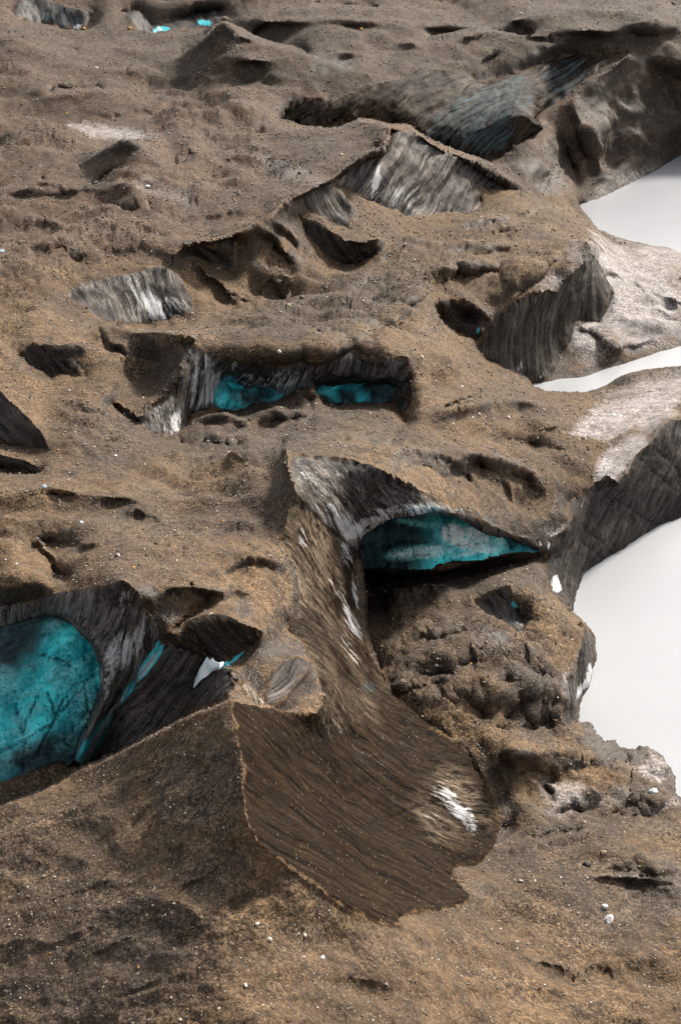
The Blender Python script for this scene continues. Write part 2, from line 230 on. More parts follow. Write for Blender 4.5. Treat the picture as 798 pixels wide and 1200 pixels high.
def crest_line(pts, drop, up=5.0):
    line(pts, True, .9); m = len(pts)
    line([(u, v - up * min(1, 2.2 * min(k, m - 1 - k) / (m - 1) + .25), z - drop * min(1, 2.2 * min(k, m - 1 - k) / (m - 1) + .1)) for k, (u, v, z) in enumerate(pts)][1:-1], True, .6)
crest_line([(455,64,19.4), (500,50,20.4), (560,38,21), (620,42,20.6), (680,47,19.6)], 1.8); crest_line([(600,24,21.4), (680,12,22.6), (760,20,21.8), (850,40,18.6)], 2); crest_line([(310,22,21.4), (370,8,22.6), (440,12,22), (500,24,21)], 2)
crest_line([(-80,66,19.4), (-20,48,21), (0,46,21.6), (16,48,21.6), (40,52,21), (90,64,19.6), (150,82,18)], 2.5); crest_line([(0,130,17.8), (60,112,19.2), (120,112,19), (180,128,17.4)], 1.8); crest_line([(0,228,18), (50,214,19), (110,222,18.2)], 1.3)
crest_line([(432,545,17.6), (455,531,16.9), (485,525,16), (520,530,14.9), (560,533,13.2), (600,543,11.2), (632,560,9.2), (652,580,7.6)], 1.3); crest_line([(486,506,14.2), (520,482,13.8), (560,471,12.6), (610,469,10.2), (655,478,7.6)], 1.4)
crest_line([(436,352,12), (480,336,13.2), (520,318,13.4), (575,310,12)], 1.3); crest_line([(520,290,11), (550,278,12), (590,270,12), (640,262,10.6), (664,262,8)], 1.3); crest_line([(-60,590,20), (0,584,20.5), (60,574,20.6), (130,580,19.9), (195,594,18.6)], 1.2, 4)
crest_line([(225,494,13.8), (262,486,14.7), (292,494,13.8)], .9, 4); crest_line([(296,491,13.8), (325,481,14.7), (352,486,14.3), (376,483,13.2)], .9, 4); crest_line([(215,523,14.2), (255,512,15.2), (300,515,15), (335,524,15.6)], .9, 4); crest_line([(345,515,15.6), (390,506,15.6), (430,512,15.4), (468,516,14.8)], .9, 4)
crest_line([(120,384,17.8), (160,391,18.6), (200,395,19), (224,398,19.2)], 1.6, 4); crest_line([(600,884,7.2), (640,880,5.4), (675,885,3.6), (708,896,2)], .8, 4); crest_line([(600,1000,4.6), (660,985,3.8), (730,976,2.8), (800,975,1.8)], .7, 4); crest_line([(620,1040,5.6), (690,1026,5), (760,1030,4.2), (820,1040,3)], .7, 4)
crest_line([(455,762,6.9), (500,745,7.2), (545,742,7)], .7, 4); crest_line([(470,806,7.2), (520,800,7.2), (580,812,6.2)], .6, 4); crest_line([(100,640,20.6), (160,634,20.8), (220,640,20.2)], .7, 4); crest_line([(180,690,21.9), (225,688,21.8), (262,694,21)], .6, 3)
# --- local bumps (u, v, half-width u, half-width v, tilt deg, metres)
BUMPS = [(170,440,40,36,-35,-1.3), (560,1150,60,16,0,.7), (420,1160,50,14,10,-.5), (650,1170,40,12,0,-.5), (60,640,60,14,0,-.7), (200,640,50,12,0,.6), (280,560,50,12,-10,-.6), (120,560,50,12,10,.7), (300,650,24,14,0,.6), (540,470,40,16,-20,.7), (590,520,50,10,10,-.8), (640,500,40,10,-10,.6),(300,492,26,9,-10,.9), (268,498,22,8,0,.7), (365,462,16,8,-20,.9), (430,490,30,10,0,.6), (360,500,40,8,0,.5), (240,505,20,6,0,.5), (212,520,14,5,0,-.6),
         
         (560,755,28,12,20,-1.2), (545,752,16,8,0,-.6), (515,800,10,8,0,-.8), (525,775,25,10,0,.4), (575,815,16,14,20,.6), (620,820,24,22,20,.7), (598,828,8,26,15,-1.1), (640,812,12,16,0,.4), (500,740,22,8,-15,.4),
         (640,925,18,6,50,-.6), (685,868,10,5,0,.7), (705,880,9,5,0,.8), (755,900,24,14,35,1.1), (735,895,10,8,0,-.5), (765,945,22,7,-25,.8), (770,960,40,8,-15,-.7), (690,880,16,6,20,-.4), (590,975,16,10,0,-1.0), (660,955,30,7,-10,-.5), (700,1000,40,8,0,.4),
         (745,1045,40,26,20,-.7), (770,1020,26,10,-10,.5), (615,885,20,8,30,.5), (648,880,16,7,20,-.6),
         (160,608,10,6,0,-.5), (230,690,14,5,0,-.5), (70,580,20,5,10,-.3), (140,590,18,6,-20,-.3),
         (560,300,30,10,-20,.8), (540,305,24,5,-15,-.8), (600,330,30,12,-30,.6), (470,360,26,8,-25,.7), (455,385,20,6,-30,-.6), (440,345,18,5,-30,.5), (420,380,24,6,-20,.5), (405,395,16,5,-20,-.4), (500,325,20,7,-20,-.5), (545,370,14,8,30,-.6),
         (555,268,14,4,-30,-.9), (575,262,18,5,-25,.8), (740,450,18,7,-10,1.2), (728,446,9,5,0,-.8), (770,330,40,5,30,.6), (735,325,30,4,45,-.5), (715,400,18,12,40,.8), (760,380,24,8,10,.5), (790,345,20,8,10,.6), (785,290,12,4,0,.8),
         (410,62,24,5,0,.6), (560,38,22,4,-15,.8), (575,70,12,4,-35,-1.0), (480,50,16,4,0,.8), (690,35,30,8,0,1.4), (760,30,30,8,0,1.6), (300,70,20,6,0,.6), (640,45,20,4,0,-.8), (520,30,40,6,0,1.2), (420,25,40,6,0,1.2), (330,25,40,5,0,1.0),
         (300,40,24,4,-30,-.8), (150,85,40,5,0,.6), (60,105,40,6,0,.6), (60,225,40,6,0,.5), (130,250,40,5,-10,.5), (60,300,40,8,0,.5), (240,245,30,5,0,.5), (30,165,40,5,0,.6), (190,280,30,4,0,-.4), (120,210,20,4,-30,-.5),
         (690,160,10,40,-25,.9), (665,185,8,30,-20,-.6), (625,200,14,10,-40,1.3), (640,210,8,10,0,-.8), (600,205,14,6,30,-.8)]
# --- crests of low ridges: polyline, length of the slope below it in px, steepness (1 = upright)
RIDGES = [([(440,545),(470,528),(510,533),(545,548),(572,572)], 17, .8), ([(520,532),(560,531),(600,542),(632,560),(648,576)], 17, .8), ([(570,552),(590,560),(604,580)], 9, .7), ([(380,521),(420,514),(470,512),(482,504)], 12, .7), ([(610,515),(640,518),(668,532)], 9, .6),
          ([(228,492),(262,487),(292,495)], 11, .8), ([(285,488),(305,479),(340,485),(375,482)], 12, .8), ([(330,471),(356,454),(373,469)], 16, .8), ([(380,480),(420,478),(460,479)], 8, .7), ([(195,524),(235,511),(270,512),(300,507)], 13, .75), ([(300,520),(340,508),(390,511),(425,522)], 12, .7), ([(205,545),(260,535),(320,540)], 10, .5),
          ([(398,346),(430,332),(466,330)], 8, .8), ([(408,366),(440,352),(480,350),(502,341)], 9, .8), ([(418,386),(455,372),(492,371)], 9, .8), ([(380,405),(410,391),(450,396)], 8, .6), ([(470,395),(500,382),(530,385)], 8, .5),
          ([(498,331),(530,317),(560,312),(604,319)], 10, .8), ([(518,301),(545,292),(575,291),(604,284)], 9, .85), ([(543,266),(575,257),(604,262)], 9, .9), ([(438,301),(480,288),(522,285)], 7, .7), ([(600,345),(630,318),(665,300)], 8, .5), ([(610,250),(640,240),(666,246)], 8, .7),
          ([(296,266),(315,274),(332,290),(348,306)], 9, .8), ([(318,258),(338,270),(352,290)], 8, .7), ([(222,300),(250,324),(272,345),(302,362)], 9, .8), ([(255,335),(290,350),(312,368)], 8, .6), ([(318,322),(334,342),(340,360)], 7, .6), ([(116,380),(130,398),(152,411)], 11, .8), ([(60,396),(90,388),(120,392)], 6, .5),
          ([(0,299),(50,295),(112,304)], 6, .6), ([(0,562),(60,552),(122,562)], 7, .5), ([(118,604),(160,596),(205,606)], 9, .6), ([(178,692),(215,684),(262,691),(305,699)], 11, .7), ([(248,664),(300,652),(338,662)], 13, .6), ([(28,577),(60,570),(92,579)], 6, .5), ([(0,640),(60,628),(130,636)], 10, .4), ([(60,470),(110,478),(160,500)], 10, .4), ([(230,620),(280,610),(325,618)], 10, .5), ([(150,560),(200,566),(250,585)], 9, .4),
          ([(598,877),(630,885),(658,906)], 11, .8), ([(643,861),(675,867),(708,888)], 11, .8), ([(636,952),(690,935),(740,942),(797,929)], 13, .7), ([(596,987),(650,972),(704,976)], 10, .7), ([(684,1022),(740,1008),(800,1016)], 15, .6), ([(720,1050),(760,1040),(800,1046)], 12, .6), ([(526,1097),(570,1097),(614,1096)], 8, .6), ([(596,1116),(650,1119),(706,1137)], 11, .6), ([(686,1119),(730,1127),(784,1121)], 10, .6), ([(470,1135),(530,1130),(600,1150)], 12, .35), ([(620,905),(640,912),(652,930)], 9, .8), ([(700,955),(745,950),(790,958)], 8, .7), ([(725,900),(755,884),(785,905)], 16, .7),
          ([(446,748),(480,735),(520,737),(554,721)], 11, .7), ([(466,792),(505,782),(544,791)], 11, .75), ([(526,772),(560,765),(600,774),(644,768)], 13, .75), ([(556,808),(582,795),(602,802)], 14, .8), ([(598,802),(625,789),(654,802)], 24, .75), ([(496,817),(540,812),(584,830)], 11, .5), ([(612,838),(635,832),(656,842)], 16, .7), ([(446,716),(490,702),(530,700),(556,706)], 8, .5), ([(640,745),(665,742),(679,752)], 9, .4), ([(570,850),(600,846),(630,856)], 9, .5),
          ([(98,137),(170,128),(234,136)], 6, .5), ([(0,226),(60,215),(124,223)], 8, .6), ([(58,252),(130,240),(204,249)], 8, .6), ([(0,157),(50,150),(104,159)], 6, .5), ([(230,255),(260,250),(290,245)], 5, .8), ([(120,300),(170,290),(216,296)], 6, .5), ([(160,198),(230,188),(300,192)], 7, .5), ([(0,265),(40,258),(90,268)], 7, .5),
          ([(40,1055),(90,1036),(142,1014)], 6, .5), ([(206,1037),(240,1020),(262,1007)], 7, .55), ([(262,1060),(300,1040),(320,1024)], 7, .55), ([(136,1167),(188,1144)], 5, .5), ([(56,967),(92,950)], 6, .5), ([(270,987),(286,981),(302,990)], 6, .6), ([(146,962),(192,930)], 6, .5), ([(20,1120),(80,1095),(120,1080)], 7, .4), ([(100,1120),(160,1090)], 6, .4), ([(200,1100),(250,1075)], 7, .4),
          ([(310,733),(330,741),(347,752)], 6, .7), ([(697,307),(730,328),(772,350)], 7, .7), ([(732,324),(760,334),(798,350)], 7, .6), ([(688,300),(720,319),(748,328)], 6, .7), ([(686,471),(730,460),(794,454)], 6, .7), ([(740,365),(770,360),(800,368)], 8, .5), ([(672,378),(690,385),(706,398)], 7, .8), ([(700,420),(730,405),(780,395)], 6, .5)]

# --- material patches: kind, u, v, half-width u, half-width v, tilt deg, strength (different ground, plus painted shade at slab foot and cave mouth, and far haze)
PATCH = [('wet',750,110,30,36,-20,.5), ('wet',560,262,20,4,-20,.5), ('wet',690,140,10,30,-30,.5), ('wet',665,185,14,26,-20,.5), ('grey',735,205,60,16,-20,1), ('grey',780,165,30,30,-30,.8), ('silt',735,210,40,8,-22,.6), ('wet',318,757,30,12,15,.8), ('wet',295,798,16,22,-20,.9), ('wet',345,760,14,8,20,.7), ('wet',200,720,14,16,-30,.8), ('wet',285,715,10,14,-40,.5), ('wet',565,985,30,12,0,.7), ('wet',590,940,8,40,-20,.7), ('wet',555,1045,16,8,0,.4), ('grey',110,1080,170,110,-30,.6), ('grey',60,990,120,50,-20,.6), ('grey',230,930,50,70,10,.55), ('grey',250,1030,40,40,0,.4), ('grey',380,370,110,28,-15,.8), ('grey',150,620,140,50,0,.5), ('grey',290,520,120,30,0,.7), ('grey',520,720,100,30,-10,.6), ('grey',195,435,24,50,-20,.8), ('grey',320,225,60,20,-15,.4), ('grey',680,1000,130,30,0,.6), ('grey',120,520,50,40,30,.4), ('grey',440,510,50,14,0,.5), ('grey',520,760,110,60,-10,.6), ('grey',540,690,90,26,-10,.9), ('grey',350,485,110,25,0,.85), ('grey',620,830,50,40,20,.9), ('grey',250,445,40,45,-30,.0),
         ('grey',740,1050,80,60,10,.7), ('grey',720,960,100,35,-10,.8), ('grey',180,430,45,40,-40,.55), ('grey',400,60,420,60,0,.6), ('grey',700,30,150,60,0,.7), ('grey',100,150,60,60,0,.2), ('grey',380,175,70,25,-10,.7), ('grey',130,180,40,14,-30,.6), ('grey',250,80,60,40,20,.4), ('grey',590,900,30,30,0,.3), ('grey',430,420,40,16,0,.3), ('grey',440,350,70,35,-25,.5), ('grey',600,195,50,30,20,.9), ('grey',420,335,60,12,-10,.4), ('grey',630,670,30,25,0,.9), ('grey',310,600,60,40,0,.35),
         ('silt',745,350,75,60,20,1), ('silt',720,310,40,20,40,1), ('silt',690,400,25,22,0,1), ('silt',650,335,22,12,-20,.6), ('silt',720,490,55,18,-22,.9), ('silt',765,480,30,25,-30,.9), ('silt',715,548,14,22,35,1), ('silt',745,525,14,20,40,.9), ('silt',780,455,60,14,-8,.7), ('silt',640,625,20,9,-25,.9), ('silt',762,905,22,16,30,.9), ('silt',660,930,30,14,20,.7), ('silt',690,945,50,10,-10,.4), ('silt',130,157,55,7,6,.8), ('silt',190,235,50,6,15,.3), ('silt',340,200,40,9,20,.35), ('silt',790,300,60,14,5,.9), ('silt',770,950,30,6,-20,.6), ('silt',660,805,8,14,0,.5), ('silt',680,300,14,20,0,.5), ('silt',170,225,14,8,20,.25),
         ('wet',565,755,28,14,20,.9), ('wet',520,795,14,9,0,.6), ('wet',615,825,16,18,20,.8), ('wet',600,815,9,32,15,.9), ('wet',725,885,40,18,20,.8), ('wet',700,868,20,20,40,.9), ('wet',770,1040,40,40,0,.5), ('wet',640,925,14,7,50,.7), ('wet',590,975,18,8,0,.9), ('wet',450,705,26,30,-30,.7), ('wet',728,447,12,5,0,1), ('wet',400,75,12,12,0,.7), ('wet',375,80,10,10,0,.6), ('wet',580,262,16,5,-25,.6), ('wet',548,268,10,4,-25,.7), ('wet',300,275,20,10,40,.5), ('wet',330,345,6,16,0,.4), ('wet',240,690,18,7,0,.4), ('wet',790,440,12,6,0,.5), ('wet',785,287,16,4,0,.8), ('wet',175,705,14,20,-20,.9), ('wet',185,740,8,14,0,.6), ('wet',330,800,24,20,0,.4), ('wet',300,760,24,14,20,.6), ('wet',300,770,10,8,0,.3), ('wet',640,210,30,14,30,.6), ('wet',695,250,10,14,-40,.8), ('wet',660,425,14,18,-40,.5), ('wet',700,395,14,6,40,.6)]
ICE_PATCH = [('blue',60,880,0,0,0,0),
   # f1 rib veins and blue tint
   ('white',172,783,5,24,35,1.2), ('white',140,822,3,22,36,1.1), ('white',122,848,4,34,32,1.3), ('white',106,880,5,30,28,1.4), ('blue',175,778,7,28,35,1.3), ('blue',150,812,6,24,35,1.1), ('blue',115,862,9,38,32,1.2), ('blue',185,758,3,9,15,1.2), ('white',126,800,3,24,5,.9), ('white',135,770,10,34,20,.95), ('white',155,760,8,34,25,.9), ('white',145,715,10,24,15,.6), ('white',165,750,5,26,22,.7), ('blue',40,722,60,10,-8,.55), ('blue',110,722,14,14,0,.35), ('blue',140,760,22,40,20,.3), ('blue',140,860,20,26,30,.35),
   ('blue',284,768,4,16,52,1.5), ('blue',268,780,7,3,-20,1.4), ('white',268,779,4,3,0,.8),
   # arch face frost
   ('white',415,622,16,8,-35,1.2), ('white',395,608,10,34,-38,1.0), ('white',372,575,6,40,-42,.8), ('white',440,608,26,6,-15,1.1), ('white',470,596,40,6,-3,.9), ('white',408,600,5,34,-25,.6), ('white',352,552,14,14,0,.45), ('white',390,552,26,9,10,.4), ('white',440,575,40,14,25,.35), ('white',500,592,26,5,10,.7), ('blue',497,597,30,5,0,.8),
   ('white',638,637,5,6,0,2.0), ('white',550,612,20,3,30,.5),
   # pillar and wall
   ('white',352,632,6,14,0,.7), ('white',405,650,7,16,-10,.9), ('white',414,690,4,26,-5,.9), ('white',397,700,6,26,-35,.6), ('white',412,730,6,26,-30,.9), ('white',405,760,7,24,-30,.6), ('white',360,700,16,26,-20,.3), ('white',385,600,12,20,-30,.6), ('blue',410,722,3,20,-25,.3), ('white',380,840,30,26,30,.4), ('white',440,880,26,20,40,.3), ('white',528,942,9,26,-34,.95), ('white',545,962,8,28,-30,.8), ('white',515,930,12,14,-30,.7), ('white',505,955,8,24,-34,.5), ('white',560,985,5,16,-20,.4), ('white',480,870,14,14,40,.35), ('white',420,812,18,14,30,.35), ('white',380,850,8,10,0,.5), ('blue',430,808,8,6,30,.6), ('white',500,990,26,8,30,.3), ('white',360,590,10,14,-10,.45), ('white',470,860,6,26,-40,.3),
   # f10
   ('white',650,685,5,10,-15,2.0), ('white',733,600,8,26,15,.3), ('blue',735,600,5,18,10,.3), ('blue',655,650,12,12,0,.25), ('white',640,640,4,4,0,1.5), ('white',680,592,10,5,30,.4), ('white',706,640,16,12,0,.25),
   ('white',686,790,3,16,12,1.6), ('white',678,810,2.5,12,20,1.2), ('white',662,815,3,12,0,.7),
   ('blue',602,705,6,6,20,1.3), ('white',600,722,6,8,0,.6), ('white',607,733,8,4,20,.8), ('blue',598,725,5,10,0,.6),
   # f3
   ('white',300,446,50,10,0,.75), ('white',236,448,14,34,15,.9), ('white',340,440,20,8,0,.6), ('white',195,490,18,20,-30,.6), ('blue',264,460,14,24,25,1.35), ('blue',300,462,38,14,5,.95), ('blue',340,445,26,18,0,.6), ('white',250,455,5,24,18,1.2), ('white',240,462,7,20,20,.9), ('white',228,475,8,8,0,.9), ('white',246,422,8,10,-40,.9), ('white',275,428,5,7,0,.9), ('white',206,495,7,12,0,1.0), ('white',200,505,6,10,0,.5), ('white',358,437,2,12,5,1.0), ('blue',180,500,16,14,0,.35), ('white',290,450,8,14,0,.4), ('white',320,440,12,8,0,.3),
   ('blue',415,462,42,13,0,1.0), ('blue',442,466,4,6,0,1.8), ('white',442,466,2,5,0,.8), ('white',425,460,12,7,0,.4), ('blue',468,465,5,30,0,.5), ('white',470,470,3,26,0,.4),
   # f4
   ('white',178,360,12,22,-20,1.2), ('white',162,345,6,28,-25,.8), ('white',200,360,14,12,20,.8), ('white',188,372,8,9,0,1.2), ('white',215,362,8,12,0,.6), ('blue',200,360,5,5,0,.6), ('white',140,345,5,20,-30,.5),
   # f7
   ('white',437,220,5,26,8,1.1), ('white',460,232,14,16,40,.8), ('white',480,232,10,20,35,.7), ('white',500,235,8,16,30,.4), ('blue',415,210,20,14,0,.35), ('blue',490,235,50,16,0,.25), ('white',384,240,5,12,10,.5), ('blue',404,252,6,12,0,.5),
   # f9
   ('white',607,430,3,9,10,.9), ('blue',560,388,3,4,0,1.0), ('white',640,380,14,30,10,.25), ('white',645,425,6,14,20,.3),
   # far
   ('blue',560,135,70,30,-25,.6), ('blue',600,115,30,24,-30,.55), ('blue',665,95,36,26,0,.6), ('white',632,125,8,10,30,.35), ('blue',690,80,30,16,0,.3), ('white',705,72,4,8,10,.5), ('blue',575,165,30,16,-30,.6), ('white',470,125,30,8,-20,.3), ('white',395,138,12,8,0,.3), ('blue',520,160,30,16,-20,.6),
   ('blue',715,215,36,12,-20,.8), ('white',730,205,14,5,-20,.5), ('blue',760,185,30,20,-30,.35), ('white',735,195,10,14,0,.3), ('blue',740,180,16,20,-10,.3),
   ('blue',70,25,30,10,10,.6), ('white',92,33,7,4,0,1.8), ('white',50,18,5,10,10,.5), ('blue',190,36,9,5,0,1.4), ('white',186,36,5,4,0,1.2), ('blue',240,27,8,4,0,1.5), ('white',296,14,5,2,0,1)]

# ------------------------------------------------------------------ outlines get an uneven edge, shared by both neighbours
STEP = 2.6
_cache = {}
def seg(a, b, jit):
    ka, kb = (round(a[0], 1), round(a[1], 1)), (round(b[0], 1), round(b[1], 1))
    rev = ka > kb
    if rev: a, b, ka, kb = b, a, kb, ka
    key = (ka, kb)
    if key not in _cache:
        n = max(1, int(round(math.hypot(a[0] - b[0], a[1] - b[1]) / STEP)))
        r = random.Random(hash((int(ka[0] * 10), int(ka[1] * 10), int(kb[0] * 10), int(kb[1] * 10))))
        L = max(1e-6, math.hypot(a[0] - b[0], a[1] - b[1])); nx, ny = -(b[1] - a[1]) / L, (b[0] - a[0]) / L
        ph = [(r.uniform(0, 6.28), r.uniform(.5, 1)) for _ in range(4)]
        out = []
        for k in range(n + 1):
            t = k / n; env = min(1, 4 * t * (1 - t) + .15) if 0 < k < n else 0
            o = sum(am / (m + 1) * math.sin(ph_ + (m + 1) * 3.7 * t * L / 14) for m, (ph_, am) in enumerate(ph)) * .55 + r.uniform(-.5, .5)
            o *= env * jit * min(1, L / 12)
            out.append((a[0] + (b[0] - a[0]) * t + nx * o, a[1] + (b[1] - a[1]) * t + ny * o, a[2] + (b[2] - a[2]) * t))
        _cache[key] = out
    o = _cache[key]
    return o[::-1] if rev else o
def path(pts, jit, closed=False):
    out = []
    P = pts + [pts[0]] if closed else pts
    for a, b in zip(P[:-1], P[1:]):
        s = seg(a, b, jit); out += s[:-1]
    if not closed: out.append(tuple(P[-1]))
    return out
for f in FACES.values():
    f['path'] = path(f['poly'], f['jit'], True)
crisp_paths = [(f['path'], True) for f in FACES.values()]
soft_paths = []
for pts, cr, jit in LINES:
    (crisp_paths if cr else soft_paths).append((path(pts, jit if cr else 1.5), False))

# ------------------------------------------------------------------ heights between the surveyed lines
def dense(p, closed):
    a = np.array(p + ([p[0]] if closed else []), float)
    t = np.linspace(0, 1, 5)[:-1, None, None]
    d = (a[None, :-1] * (1 - t) + a[None, 1:] * t).reshape(-1, 3)
    return np.vstack([d, a[-1:]])
CR = np.vstack([dense(p, c) for p, c in crisp_paths]); SO = np.vstack([dense(p, c) for p, c in soft_paths])
def raster(pts, st, nx, ny):
    i = np.clip(np.round((pts[:, 0] - U0) / st).astype(int), 0, nx - 1); j = np.clip(np.round((pts[:, 1] - V0) / st).astype(int), 0, ny - 1)
    s = np.zeros((ny, nx)); c = np.zeros((ny, nx)); np.add.at(s, (j, i), pts[:, 2]); np.add.at(c, (j, i), 1)
    return s, c
Z = None
for st, it in ((32, 200), (16, 150), (8, 150), (4, 120), (2, 80)):
    nx, ny = int((U1 - U0) / st) + 1, int((V1 - V0) / st) + 1
    s1, c1 = raster(CR, st, nx, ny); s2, c2 = raster(SO, st, nx, ny)
    s = np.where(c1 > 0, s1, s2); c = np.where(c1 > 0, c1, c2)
    fix = c > 0; val = np.where(fix, s / np.maximum(c, 1), 0)
    if Z is None: Z = np.full((ny, nx), val[fix].mean())
    else:
        jj = np.clip(np.arange(ny) * st / pst, 0, Z.shape[0] - 1.001); ii = np.clip(np.arange(nx) * st / pst, 0, Z.shape[1] - 1.001)
        j0 = jj.astype(int); i0 = ii.astype(int); fj = (jj - j0)[:, None]; fi = (ii - i0)[None]
        Z = (Z[j0][:, i0] * (1 - fj) * (1 - fi) + Z[j0 + 1][:, i0] * fj * (1 - fi) + Z[j0][:, i0 + 1] * (1 - fj) * fi + Z[j0 + 1][:, i0 + 1] * fj * fi)
    for k in range(it):
        Q = np.pad(Z, 1, mode='edge'); Z = np.where(fix, val, (Q[:-2, 1:-1] + Q[2:, 1:-1] + Q[1:-1, :-2] + Q[1:-1, 2:]) / 4)
    pst = st
hold = c1 > 0
for k in range(36):
    Q = np.pad(Z, 1, mode='edge'); Z = np.where(hold, val, (Q[:-2, 1:-1] + Q[2:, 1:-1] + Q[1:-1, :-2] + Q[1:-1, 2:]) / 4)
def ell(u, v, b):
    c, s = math.cos(RAD(b[4])), math.sin(RAD(b[4])); du, dv = u - b[0], v - b[1]
    return ((du * c + dv * s) / b[2]) ** 2 + ((-du * s + dv * c) / b[3]) ** 2
def below_line(u, v, pts):
    """distance (px) below a polyline, large elsewhere"""
    p = np.array(pts, float); o = np.argsort(p[:, 0]); p = p[o]
    lv = np.interp(u, p[:, 0], p[:, 1]); inside = (u > p[0, 0]) & (u < p[-1, 0])
    ed = np.minimum(u - p[0, 0], p[-1, 0] - u) / 8
    d = v - lv
    return np.where(inside & (d >= 0), d, 1e3), np.clip(ed, 0, 1)
gu, gv = np.meshgrid(U0 + np.arange(nx) * 2.0, V0 + np.arange(ny) * 2.0)
add = np.zeros_like(Z)
def rate(v):                                    # metres of height per px of an upright face there
    a = RAD(PITCH) + np.arctan((v - PH / 2) / FPX); return 45 / np.tan(a) / np.cos(a) ** 2 / FPX
for b in BUMPS:
    if len(b) == 6: add += math.copysign(min(abs(b[5]) * 1.4, .62 * rate(b[1]) * b[3] * 1.3), b[5]) * np.exp(-1.2 * ell(gu, gv, b))
def ridge_profile(u, v, p, R):
    p = np.array(p, float); p = p[np.argsort(p[:, 0])]
    lv = np.interp(u, p[:, 0], p[:, 1]); ed = np.clip(np.minimum(u - p[0, 0], p[-1, 0] - u) / (.22 * (p[-1, 0] - p[0, 0])), 0, 1); ed = ed * ed * (3 - 2 * ed)
    q = np.stack([np.ravel(u) * .045, np.ravel(v) * .03, np.full(np.size(u), p[0, 1] * .37)], -1); near = np.abs(np.ravel(v - lv)) < 5 * R
    wz = np.zeros(np.size(u)); wz[near] = pn(q[near]) * 9 + pn(q[near] * 2.7 + 3) * 4; d = v - lv - wz.reshape(np.shape(u)) * min(1, R / 12)
    x = np.where(d < 0, .35 * np.clip(1 + d / (.8 * R), 0, 1), .35 - 1.35 * np.clip(d / R, 0, 1))
    x = np.where(d > R, -1.0 * np.clip(1 - (d - R) / (2.2 * R), 0, 1), x)
    return x * ed, d, ed
for p, R, st_ in RIDGES:
    x, d, e = ridge_profile(gu, gv, p, R); add += (.74 if p[0][1] > 130 else .55) * st_ * R * rate(p[0][1]) * x
Z = Z + add

# ------------------------------------------------------------------ triangulate
pts2, z_fix, edges = [], [], []
for p, closed in crisp_paths:
    b = len(pts2)
    for q in p: pts2.append((q[0], q[1])); z_fix.append(q[2])
    edges += [(b + k, b + k + 1) for k in range(len(p) - 1)]
    if closed: edges.append((b + len(p) - 1, b))
nl = len(pts2)
occ = np.zeros((int((V1 - V0) / 1.0) + 8, int((U1 - U0) / 1.0) + 8), bool)
for q in CR:
    i, j = int(q[0] - U0) + 2, int(q[1] - V0) + 2
    if 0 <= i < occ.shape[1] and 0 <= j < occ.shape[0]: occ[max(0, j - 1):j + 2, max(0, i - 1):i + 2] = True
r_ = np.random.RandomState(5)
ggu, ggv = np.meshgrid(np.arange(U0, U1, STEP), np.arange(V0, V1, STEP))
ggu[1::2] += STEP / 2
gp = np.stack([ggu.ravel(), ggv.ravel()], -1) + r_.uniform(-.7, .7, (ggu.size, 2))
ok = (gp[:, 0] > U0) & (gp[:, 0] < U1) & (gp[:, 1] > V0) & (gp[:, 1] < V1)
gp = gp[ok]; gp = gp[~occ[(gp[:, 1] - V0 + 2).astype(int), (gp[:, 0] - U0 + 2).astype(int)]]
allp = [Vector(p) for p in pts2] + [Vector(p) for p in gp]
cv, ce, cf, ov, oe, of = delaunay_2d_cdt(allp, edges, [], 0, 1e-3, True)
UV = np.array([(p.x, p.y) for p in cv]); TR = np.array([t for t in cf if len(t) == 3])
def bil(G, u, v):
    x = np.clip((u - U0) / 2, 0, nx - 1.001); y = np.clip((v - V0) / 2, 0, ny - 1.001); i = x.astype(int); j = y.astype(int); fx = x - i; fy = y - j
    return G[j, i] * (1 - fx) * (1 - fy) + G[j, i + 1] * fx * (1 - fy) + G[j + 1, i] * (1 - fx) * fy + G[j + 1, i + 1] * fx * fy
VZ = bil(Z, UV[:, 0], UV[:, 1]); ADD = bil(add, UV[:, 0], UV[:, 1])
for k, o in enumerate(ov):
    m = [q for q in o if q < nl]
    if m: VZ[k] = z_fix[m[0]] + ADD[k] * .5
def inside(poly, U, V):
    p = np.array(poly)[:, :2]; R = np.zeros(U.shape, bool); q = np.roll(p, 1, 0)
    w_ = np.where((U > p[:, 0].min()) & (U < p[:, 0].max()) & (V > p[:, 1].min()) & (V < p[:, 1].max()))[0]; u, v = U[w_], V[w_]; r = np.zeros(u.shape, bool)
    for (x1, y1), (x2, y2) in zip(p, q):
        if y1 == y2: continue
        r ^= ((y1 > v) != (y2 > v)) & (u < (x2 - x1) * (v - y1) / (y2 - y1) + x1)
    R[w_] = r
    return R
cen = UV[TR].mean(1)
REG = np.zeros(len(TR), int); KEYS = ['terrain'] + list(FACES)
for k, key in enumerate(KEYS[1:], 1):
    REG[inside(FACES[key]['path'], cen[:, 0], cen[:, 1])] = k
REG[REG == KEYS.index('f8b')] = 0
for key in ('f1_blue', 'f2_blue', 'f1w', 'f3_blue', 'f3_blue2'):
    REG[inside(FACES[key]['path'], cen[:, 0], cen[:, 1])] = KEYS.index(key)
POS = world(UV[:, 0], UV[:, 1], VZ)
